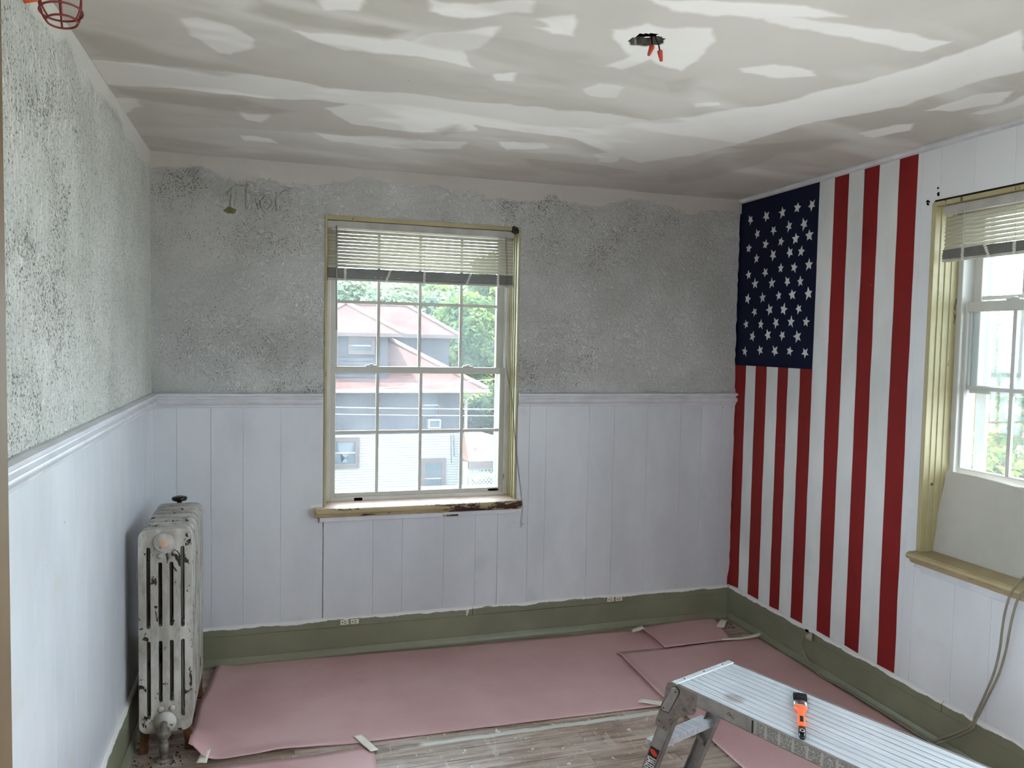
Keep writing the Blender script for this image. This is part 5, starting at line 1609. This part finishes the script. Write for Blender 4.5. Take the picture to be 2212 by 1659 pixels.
obj('hook', MB().tube(smooth_path([c - ax * 0.14, c - ax * 0.2, Vector((c.x - 0.02, c.y + 0.01, H - 0.03)), Vector((c.x - 0.02, c.y + 0.01, H))], 6), 0.003, 8), 'black', wlt)

# =================================================================== OUTSIDE
GZ = -6.0
obj('ground', MB().box(-60, 90, 22.0, 160, GZ - 0.3, GZ), 'ground', kind='structure')
obj('bounce_slab', MB().box(-60, L - 0.3, -60, D + 0.3, GZ - 0.3, GZ), 'bounce_ground', kind='structure')  # made-up pale slabs round the house, throwing light up to the ceiling
obj('bounce_slab', MB().box(-60, 90, D + 0.3, 22.0, GZ - 0.3, GZ), 'bounce_ground', kind='structure')
obj('ground', MB().box(R + 0.3, 90, -60, D + 0.3, GZ - 0.3, GZ), 'bounce_ground', kind='structure')

hs = thing('neighbour_house', (3.0, 36.0, GZ), 'house with red-brown hipped roofs, mauve upper storey and white lower siding', 'house')
YW = 33.0
xr = [(7.979,33.0,-1.248)][0][0]
xl = -7.0
zmid = [(4.954,33.0,-2.38)][0][2]
eave = [(8.954,32.4,-0.457)][0]
obj('upper_wall', MB().box(xl, xr, YW, YW + 9.0, zmid, eave[2] - 0.05), 'upper_wall', hs)
core = obj('lower_wall', MB().box(xl, xr + 0.05, YW + 0.02, YW + 9.0, GZ, zmid), 'lower_wall', hs)
# lapped boards of the white lower storey
sd = MB()
z = zmid
while z > GZ:
    sd.prism([(xl, YW - 0.002, z), (xl, YW - 0.045, z - 0.108), (xl, YW - 0.045, z - 0.112), (xl, YW + 0.02, z - 0.112), (xl, YW + 0.02, z)], (xr + 0.05 - xl, 0, 0))
    z -= 0.112
obj('siding', sd, 'lower_wall', hs, kind='stuff')
obj('corner_board', MB().box(xr - 0.02, xr + 0.14, YW - 0.07, YW + 0.05, GZ, zmid), 'lower_wall', hs)
# main hipped roof
ex, ez, ey, s = eave[0], eave[2], 32.4, 0.55
exl = xl - 0.8
top = 5.2
A0, B0 = (exl, ey, ez), (ex, ey, ez)
T0, T1 = (exl + top, ey + top, ez + s * top), (ex - top, ey + top, ez + s * top)
B2, A2 = (ex, ey + 2 * top, ez), (exl, ey + 2 * top, ez)
m_ = MB()
m_.add([A0, B0, T1, T0, B2, A2], [(0, 1, 2, 3), (1, 4, 2), (4, 5, 3, 2), (5, 0, 3), (0, 5, 4, 1)])
obj('main_roof', m_, 'roof', hs)
hv = MB()
hv.tube([Vector(B0) + Vector((-0.05, 0.05, 0.05)), Vector(T1) + Vector((0, 0, 0.04))], 0.14, 6)
obj('hip_cap', hv, 'hipcap', hs)
obj('gutter', MB().box(exl, ex + 0.02, ey - 0.12, ey + 0.02, ez - 0.10, ez + 0.03), 'gutter', hs)
obj('soffit', MB().box(exl + 0.05, ex - 0.05, ey + 0.02, YW + 0.02, ez - 0.14, ez - 0.05), 'brown_trim', hs)
# front dormer
ez2 = [(3.903,32.75,1.896)][0][2]
dx1 = [(4.707,33.2,1.128)][0][0]
dx0 = dx1 - 4.3
fd = obj('front_dormer', MB().box(dx0, dx1, 33.2, 38.0, ez + 0.2, ez2 + 0.02), 'upper_wall', hs)
lap = MB()
z = ez2 - 0.15
while z > ez + 0.5:
    lap.prism([(dx0, 33.2, z), (dx0, 33.155, z - 0.17), (dx0, 33.2, z - 0.17)], (dx1 - dx0 - 0.5, 0, 0)); z -= 0.17
obj('dormer_siding', lap, 'upper_wall', fd, kind='stuff')
tx = [(5.297,32.75,1.946)][0][0]
cxm = [(3.055,34.4,3.146)][0]
hw_ = tx - (dx0 + dx1) / 2
tx0 = 2 * cxm[0] - tx
apz = cxm[2]
ap = (cxm[0], 32.75 + 1.9, apz + 0.05)
rb = (cxm[0], 39.5, apz + 0.05)
m_ = MB()
m_.add([(tx0, 32.75, ez2), (tx, 32.75, ez2), ap, rb, (tx, 39.5, ez2), (tx0, 39.5, ez2)], [(0, 1, 2), (1, 4, 3, 2), (0, 2, 3, 5), (5, 3, 4), (0, 5, 4, 1)])
obj('dormer_roof', m_, 'roof', fd)
obj('hip_cap', MB().tube([Vector((tx, 32.75, ez2 + 0.03)), Vector(ap) + Vector((0, 0, 0.03))], 0.11, 6).tube([Vector((tx0, 32.75, ez2 + 0.03)), Vector(ap) + Vector((0, 0, 0.03))], 0.11, 6), 'hipcap', fd)
obj('fascia', MB().box(tx0, tx, 32.72, 32.80, ez2 - 0.14, ez2 + 0.01), 'brown_trim', fd)
obj('fascia', MB().box(tx - 0.08, tx, 32.75, 39.5, ez2 - 0.14, ez2 + 0.01), 'brown_trim', fd)


def house_window(parent, px, yw, mat_pane='far_pane', border=0.13, curtain=False, name='window'):
    a, b_ = px
    x0, x1, z0, z1 = min(a[0], b_[0]), max(a[0], b_[0]), min(a[2], b_[2]), max(a[2], b_[2])
    f = obj(name, rect_frame(MB(), 'y', x0, x1, z0, z1, yw - 0.09, yw + 0.02, border, border, border, border), 'brown_trim', parent)
    obj('pane', MB().box(x0 + border, x1 - border, yw - 0.03, yw + 0.01, z0 + border, z1 - border), mat_pane, f)
    zm = (z0 + z1) / 2
    obj('sash_bar', MB().box(x0 + border, x1 - border, yw - 0.06, yw - 0.02, zm - 0.03, zm + 0.03), 'gutter', f)
    return f, (x0, x1, z0, z1)


k = [(3.075,33.2,1.589),(4.082,33.2,1.021)]
k[0], k[1]
house_window(hs, [(3.035,33.2,1.743),(4.141,33.2,1.002)], 33.16, border=0.16)
f_, (x0, x1, z0, z1) = house_window(hs, [(2.294,33.0,-2.473),(3.524,33.0,-3.773)], 32.95, border=0.18)
cu = MB()
zc = (z0 + z1) / 2
cu.prism([(x0 + 0.3, 32.90, z1 - 0.2), (x1 - 0.2, 32.90, z1 - 0.2), (x1 - 0.35, 32.90, zc + 0.02), (x0 + 0.4, 32.90, zc + 0.02)], (0, 0.02, 0))
cu.prism([(x0 + 0.45, 32.90, zc - 0.02), (x1 - 0.4, 32.90, zc - 0.02), (x1 - 0.75, 32.90, z0 + 0.25), (x0 + 0.8, 32.90, z0 + 0.25)], (0, 0.02, 0))
obj('curtain', cu, 'curtain', f_, 'pale curtains gathered behind the panes')
house_window(hs, [(6.127,33.0,-3.445),(7.235,33.0,-5.206)], 32.95, 'far_pane', 0.2)
# upper window above the air conditioner
f_, q_ = house_window(hs, [(6.149,33.0,-0.638),(6.934,33.0,-1.645)], 32.98, 'far_pane', 0.05)
k = [(6.366,33.0,-1.72),(6.92,33.0,-2.109)]
x0, x1, z0, z1 = k[0][0], k[1][0], k[1][2], k[0][2]
ac = thing('air_conditioner', ((x0 + x1) / 2, 32.7, z0), 'small pale air conditioner unit in the upper wall of the house', 'air conditioner')
obj('shell', rect_frame(MB(), 'y', x0, x1, z0, z1, 32.55, 32.995, 0.07, 0.07, 0.06, 0.06), 'ac', ac)
obj('grille', MB().box(x0 + 0.07, x1 - 0.07, 32.62, 32.99, z0 + 0.06, z1 - 0.06), 'ac_grille', ac)
# side dormer on the right slope
YS = 36.2
ez3 = [(7.126,36.2,1.92)][0][2]
rz = [(4.986,38.2,3.321)][0][2]
sx = [(8.468,36.2,1.905)][0][0]
sxw = [(8.141,36.7,1.12)][0][0]
rxe = [(6.322,38.2,3.342)][0][0]
sdm = obj('side_dormer', MB().box(2.0, sxw, 36.7, 39.7, ez + 0.3, ez3 + 0.02), 'upper_wall', hs)
m_ = MB()
m_.add([(2.0, YS, ez3), (sx, YS, ez3), (sx, 40.2, ez3), (2.0, 40.2, ez3), (2.0, 38.2, rz), (rxe, 38.2, rz)], [(0, 1, 5, 4), (1, 2, 5), (2, 3, 4, 5), (0, 4, 3), (0, 3, 2, 1)])
obj('dormer_roof', m_, 'roof', sdm)
obj('hip_cap', MB().tube([(sx, YS, ez3 + 0.03), (rxe, 38.2, rz + 0.03), (2.0, 38.2, rz + 0.03)], 0.12, 6), 'hipcap', sdm)
obj('fascia', MB().box(2.0, sx, YS - 0.03, YS + 0.05, ez3 - 0.16, ez3 + 0.01), 'brown_trim', sdm)
# downspout
k = [(8.278,32.9,-0.673),(8.074,32.9,-0.936),(8.078,32.9,-2.358),(8.111,32.9,-5.53)]
kk = [(p[0], 32.85, p[2]) for p in k]
kk[0] = (kk[0][0], 32.45, ez - 0.1)
obj('downspout', MB().tube(kk, 0.075, 8), 'gutter', hs)
# electric service lines on the siding
k = [(7.437,32.9,-2.408),(7.477,32.9,-3.667)]
obj('service_conduit', MB().tube([k[0], k[1]], 0.02, 5).tube([(k[0][0] + 0.12, 32.9, k[0][2]), (k[1][0] + 0.12, 32.9, k[1][2] + 0.3)], 0.02, 5), 'brown_trim', hs)
# side porch: roof, post, lattice screen
pr = [(7.998,32.0,-2.211),(8.569,32.0,-2.24),(9.617,32.0,-2.88),(9.627,32.0,-3.384),(7.835,32.0,-3.379),(7.818,32.0,-2.347)]
po = thing('side_porch', (pr[0][0], 33.0, GZ), 'orange-brown porch roof on a post beside the house corner', 'porch')
m_ = MB()
b0, b1 = (pr[4][0], 31.2, pr[4][2]), (pr[3][0] + 3, 31.2, pr[3][2])
t0, t1 = (pr[5][0] + 0.1, 32.5, pr[0][2]), (pr[1][0], 32.5, pr[1][2])
m_.add([b0, b1, (b1[0], 32.7, b1[2]), (b0[0], 32.7, b0[2]), t0, t1], [(0, 1, 5, 4), (1, 2, 5), (2, 3, 4, 5), (3, 0, 4), (0, 3, 2, 1)])
obj('porch_roof', m_, 'porch_roof', po)
obj('porch_beam', MB().box(b0[0], b1[0], 31.15, 31.35, b0[2] - 0.28, b0[2] + 0.03), 'brown_trim', po)
k = [(7.706,31.3,-3.426)][0]
obj('porch_post', MB().box(k[0] - 0.09, k[0] + 0.09, 31.2, 31.38, GZ, b0[2]), 'gutter', po)
obj('trim_board', MB().box(pr[0][0] - 0.02, pr[0][0] + 0.12, 31.6, 31.7, pr[4][2], pr[0][2] + 0.1), 'lattice', po)
la = [(7.919,31.5,-3.658),(9.382,31.5,-3.701)]
lx0, lx1, lz1 = la[0][0], la[1][0], la[0][2]
lz0 = GZ
lt = thing('lattice_screen', ((lx0 + lx1) / 2, 31.5, lz0), 'white diagonal lattice screen under the porch roof', 'lattice')
fm = rect_frame(MB(), 'y', lx0, lx1, lz0, lz1, 31.46, 31.56, 0.08, 0.08, 0.08, 0.10)
obj('lattice_frame', fm, 'lattice', lt)
sp = 0.16
for sgn in (1, -1):
    dd = []
    hgt = lz1 - lz0
    n_ = int((lx1 - lx0 + hgt) / sp)
    for i in range(n_):
        c0 = lx0 - hgt + i * sp
        # line x = c0 + t (z = lz0 + t) or mirrored, clipped to the frame
        ta, tb = max(0, lx0 - c0), min(hgt, lx1 - c0)
        if tb - ta < 0.05: continue
        p0, p1 = (c0 + ta, lz0 + ta), (c0 + tb, lz0 + tb)
        if sgn < 0: p0, p1 = (lx0 + lx1 - p0[0], p0[1]), (lx0 + lx1 - p1[0], p1[1])
        nx_, nz_ = (-0.016, 0.016) if sgn > 0 else (0.016, 0.016)
        yy = 31.49 if sgn > 0 else 31.51
        vs = [(p0[0] - nx_, yy, p0[1] - nz_), (p0[0] + nx_, yy, p0[1] + nz_), (p1[0] + nx_, yy, p1[1] + nz_), (p1[0] - nx_, yy, p1[1] - nz_)]
        obj('lattice_strip', MB().prism(vs, (0, 0.015, 0)), 'lattice', lt)
# power lines strung across in front of the house
for (pa, pb, r_, lb) in (([(690,880),(1100,885)], None, 0.013, 'uppermost of the two level power cables in front of the mauve wall'),
                         ([(690,895),(1100,899)], None, 0.010, 'lower of the two level power cables in front of the mauve wall'),
                         ([(835,838),(1100,817)], None, 0.009, 'slanting power cable crossing the red roof')):
    if 'uppermost' in lb: k = [(1.192,21.0,-0.177),(6.427,21.0,-0.273)]
    elif 'lower of' in lb: k = [(1.193,21.0,-0.361),(6.431,21.0,-0.458)]
    else: k = [(2.951,21.0,0.34),(6.409,21.0,0.621)]
    a, b_ = Vector(k[0]), Vector(k[1])
    d_ = b_ - a
    a, b_ = a - d_ * 1.6, b_ + d_ * 1.6
    pts = [a.lerp(b_, t / 24) + Vector((0, 0, 0.22 * ((t / 12 - 1) ** 2 - 0.0))) for t in range(25)]
    tag(obj('power_cable', MB().tube(pts, r_, 5), 'power'), lb, 'cable', 'power cables outside')

# ---------------- trees
def leaves(name, mat, parent, blobs, n, size, seed, lab=None):
    """crown of n small leaves spread over a set of ellipsoid clumps (centre, radii)"""
    g = np.random.default_rng(seed)
    w = np.array([r[0] * r[1] * r[2] for _, r in blobs]) ** 0.66
    pick = g.choice(len(blobs), n, p=w / w.sum())
    cc = np.array([b_[0] for b_ in blobs])[pick]; rr = np.array([b_[1] for b_ in blobs])[pick]
    d = g.normal(size=(n, 3)); d /= np.linalg.norm(d, axis=1, keepdims=True)
    rad_ = (0.55 + 0.5 * g.random((n, 1)) ** 0.7)
    lump = 0.86 + 0.28 * fbm(d[:, 0] * 2 + pick, d[:, 2] * 2 + d[:, 1], seed, 3, 2.0)[:, None]
    c = cc + d * rr * rad_ * lump
    nrm = d + g.normal(size=(n, 3)) * 0.7 + np.array([0, 0, 0.5]); nrm /= np.linalg.norm(nrm, axis=1, keepdims=True)
    t = np.cross(nrm, g.normal(size=(n, 3))); t /= np.linalg.norm(t, axis=1, keepdims=True)
    b2 = np.cross(nrm, t)
    sz = size * (0.6 + 0.8 * g.random((n, 1)))
    v = np.stack([c - t * sz, c - b2 * sz * 0.45 + nrm * sz * 0.1, c + t * sz, c + b2 * sz * 0.45 + nrm * sz * 0.1], 1).reshape(-1, 3)
    me = bpy.data.meshes.new(name)
    me.vertices.add(len(v)); me.vertices.foreach_set('co', v.ravel())
    me.loops.add(n * 4); me.loops.foreach_set('vertex_index', np.arange(n * 4))
    me.polygons.add(n); me.polygons.foreach_set('loop_start', np.arange(0, n * 4, 4)); me.polygons.foreach_set('loop_total', np.full(n, 4))
    at = me.attributes.new('tint', 'FLOAT', 'POINT')
    cl = fbm(c[:, 0] * 1.0 + c[:, 2], c[:, 1] + c[:, 2] * 0.8, seed + 1, 3, 0.8 / max(size * 6, 0.5))
    at.data.foreach_set('value', np.repeat(np.clip((cl - 0.35) * 2.2 + (g.random(n) - 0.5) * 0.5, 0, 1), 4).astype(np.float32))
    me.update(); me.validate()
    me.materials.append(M[mat])
    o = bpy.data.objects.new(name, me)
    link(o, parent)
    return tag(o, lab, kind='stuff')


def tree(c, h, r, mat, n, size, seed, label, zbase=None, clumps=9):
    zb = GZ if zbase is None else zbase
    t = thing('tree', (c[0], c[1], zb), label, 'tree', 'trees outside the windows')
    g = random.Random(seed)
    top = c[2]
    obj('trunk', MB().tube([(c[0], c[1], zb), (c[0] + 0.1, c[1], (zb + top) / 2), (c[0], c[1], top - r * 0.4)], [0.09 * r + 0.06, 0.06 * r + 0.05, 0.03], 8), 'trunk', t)
    bl2 = [((c[0], c[1], top - r * 0.8), (r * 0.7, r * 0.7, r * 0.8))]
    for i in range(clumps):
        a = g.uniform(0, 6.28); q_ = g.uniform(0.35, 0.85) * r
        zz = top - r * 0.35 - g.uniform(0, h - r * 0.5)
        k_ = g.uniform(0.32, 0.55) * r
        bl2.append(((c[0] + q_ * math.cos(a), c[1] + q_ * math.sin(a), zz), (k_, k_, k_ * 0.85)))
    leaves('crown', mat, t, bl2, n, size, seed)
    return t


T_ = [(5.813,64.0,6.417)]; tree((T_[0][0], 64.0, T_[0][2] + 0.6), 11, 5.0, 'leaf_pale', 22950, 0.249, 1, 'pale tree behind the left end of the red roof')
T_ = [(8.242,54.0,5.557)]; tree((T_[0][0], 54.0, T_[0][2] + 0.2), 9, 3.8, 'leaf_pale', 20400, 0.204, 2, 'pale rounded tree behind the middle of the red roof ridge')
T_ = [(15.396,74.0,7.445)]; tree((T_[0][0], 74.0, T_[0][2]), 14, 5.8, 'leaf_mid', 28050, 0.282, 3, 'bright green tree rising right of the roof ridge')
T_ = [(11.478,46.5,4.403)]; tree((T_[0][0], 46.5, T_[0][2] + 0.2), 12, 3.3, 'leaf_mid', 30600, 0.169, 4, 'green tree directly right of the side dormer')
T_ = [(15.125,55.0,7.652)]; tree((T_[0][0] + 2.2, 55.0, T_[0][2]), 17, 5.2, 'leaf_mid', 35700, 0.215, 5, 'tallest green tree at the right edge of the window facing the camera')
T_ = [(10.957,39.0,-1.053)]; tree((T_[0][0] + 1.4, 39.0, T_[0][2] + 0.5), 5, 2.5, 'leaf_dark', 28050, 0.136, 6, 'dark green tree right of the downspout')

# ---------------- through the right-hand window
T_ = [(26.0,23.479,2.875),(26.0,20.643,2.65),(26.0,23.329,0.376),(26.0,20.489,0.05)]
gx = 26.0
h2 = thing('brick_house', (gx, T_[0][1], GZ), 'orange-brown house with a grey roof seen through the right window', 'house')
ya_, yb_ = max(p[1] for p in T_) + 1.0, min(p[1] for p in T_) - 7
zt_ = [(26.0,22.625,2.074)][0][2]
obj('wall', MB().box(gx, gx + 6, yb_, ya_, GZ, zt_), 'orange_wall', h2)
rzz = [(28.5,24.852,2.975)][0][2]
m_ = MB()
m_.add([(gx - 0.5, yb_ - 0.5, zt_), (gx - 0.5, ya_ + 0.5, zt_), (gx + 6.5, ya_ + 0.5, zt_), (gx + 6.5, yb_ - 0.5, zt_), (gx + 3, yb_ - 0.5, rzz + 0.1), (gx + 3, ya_ + 0.5, rzz + 0.1)], [(0, 1, 5, 4), (1, 2, 5), (2, 3, 4, 5), (3, 0, 4), (0, 3, 2, 1)])
obj('roof', m_, 'grey_roof', h2)
k = [(26.0,22.576,1.901),(26.0,22.159,1.389)]
f_ = obj('window', rect_frame(MB(), 'x', k[1][1], k[0][1], k[1][2], k[0][2], gx - 0.08, gx + 0.02, 0.1, 0.1, 0.1, 0.1), 'gutter', h2)
obj('pane', MB().box(gx - 0.03, gx + 0.01, k[1][1] + 0.1, k[0][1] - 0.1, k[1][2] + 0.1, k[0][2] - 0.1), 'far_pane', f_)
obj('porch_gutter', MB().box(gx - 0.6, gx - 0.5, yb_ - 0.5, ya_ + 0.5, zt_ - 0.1, zt_ + 0.06), 'gutter', h2)
# bush close to the right window; its nearest leaves are single leaves
Q = [(8.0,7.253,1.963),(8.0,6.922,1.102),(8.0,6.571,1.541),(8.0,6.138,0.963),(8.0,6.701,0.38),(8.0,7.066,0.434),(8.0,6.3,0.189)]
bt = thing('tree', (8.0, Q[2][1], GZ), 'lime green leafy tree close outside the right window', 'tree', 'trees outside the windows')
obj('trunk', MB().tube([(8.0, Q[3][1], GZ), (8.05, Q[3][1], -2), (8.0, Q[2][1], 0.6)], [0.16, 0.11, 0.04], 8), 'trunk', bt)
bl2 = [((8.0 + rng.uniform(-0.5, 0.7), p[1] - 0.1, p[2] - 0.25), (0.55, 0.55, 0.5)) for p in Q] + [((8.3, Q[4][1], Q[4][2] - 1.2), (1.2, 1.3, 1.0)), ((8.2, Q[3][1] - 1, Q[3][2] - 0.6), (1.2, 1.2, 1.0))]
leaves('crown', 'leaf_lime', bt, bl2, 9000, 0.07, 31)
lv = MB()
lv.add([(-0.09, 0, 0), (-0.04, 0.04, 0.008), (0.03, 0.04, 0.008), (0.1, 0, -0.01), (0.03, -0.04, 0.008), (-0.04, -0.04, 0.008), (0, 0, 0)], [(0, 1, 6), (1, 2, 6), (2, 3, 6), (3, 4, 6), (4, 5, 6), (5, 0, 6)], True)
lme = lv.mesh('leaf', M['leaf_lime'])
at = lme.attributes.new('tint', 'FLOAT', 'POINT'); at.data.foreach_set('value', np.array([.9, .6, .6, .8, .5, .7, .6], np.float32))
for i in range(210):
    c_, r_ = bl2[i % 7]
    d_ = Vector((rng.gauss(0, 1), rng.gauss(0, 1), rng.gauss(0, 1))).normalized()
    o = bpy.data.objects.new('leaf', lme)
    link(o, bt)
    o.location = o.location + Vector((c_[0] + d_.x * r_[0], c_[1] + d_.y * r_[1], c_[2] + d_.z * r_[2]))
    o.rotation_euler = (rng.uniform(-0.9, 0.9), rng.uniform(-0.9, 0.9), rng.uniform(0, 6.28))
    s_ = rng.uniform(0.6, 1.15)
    o.scale = (s_, s_, s_)
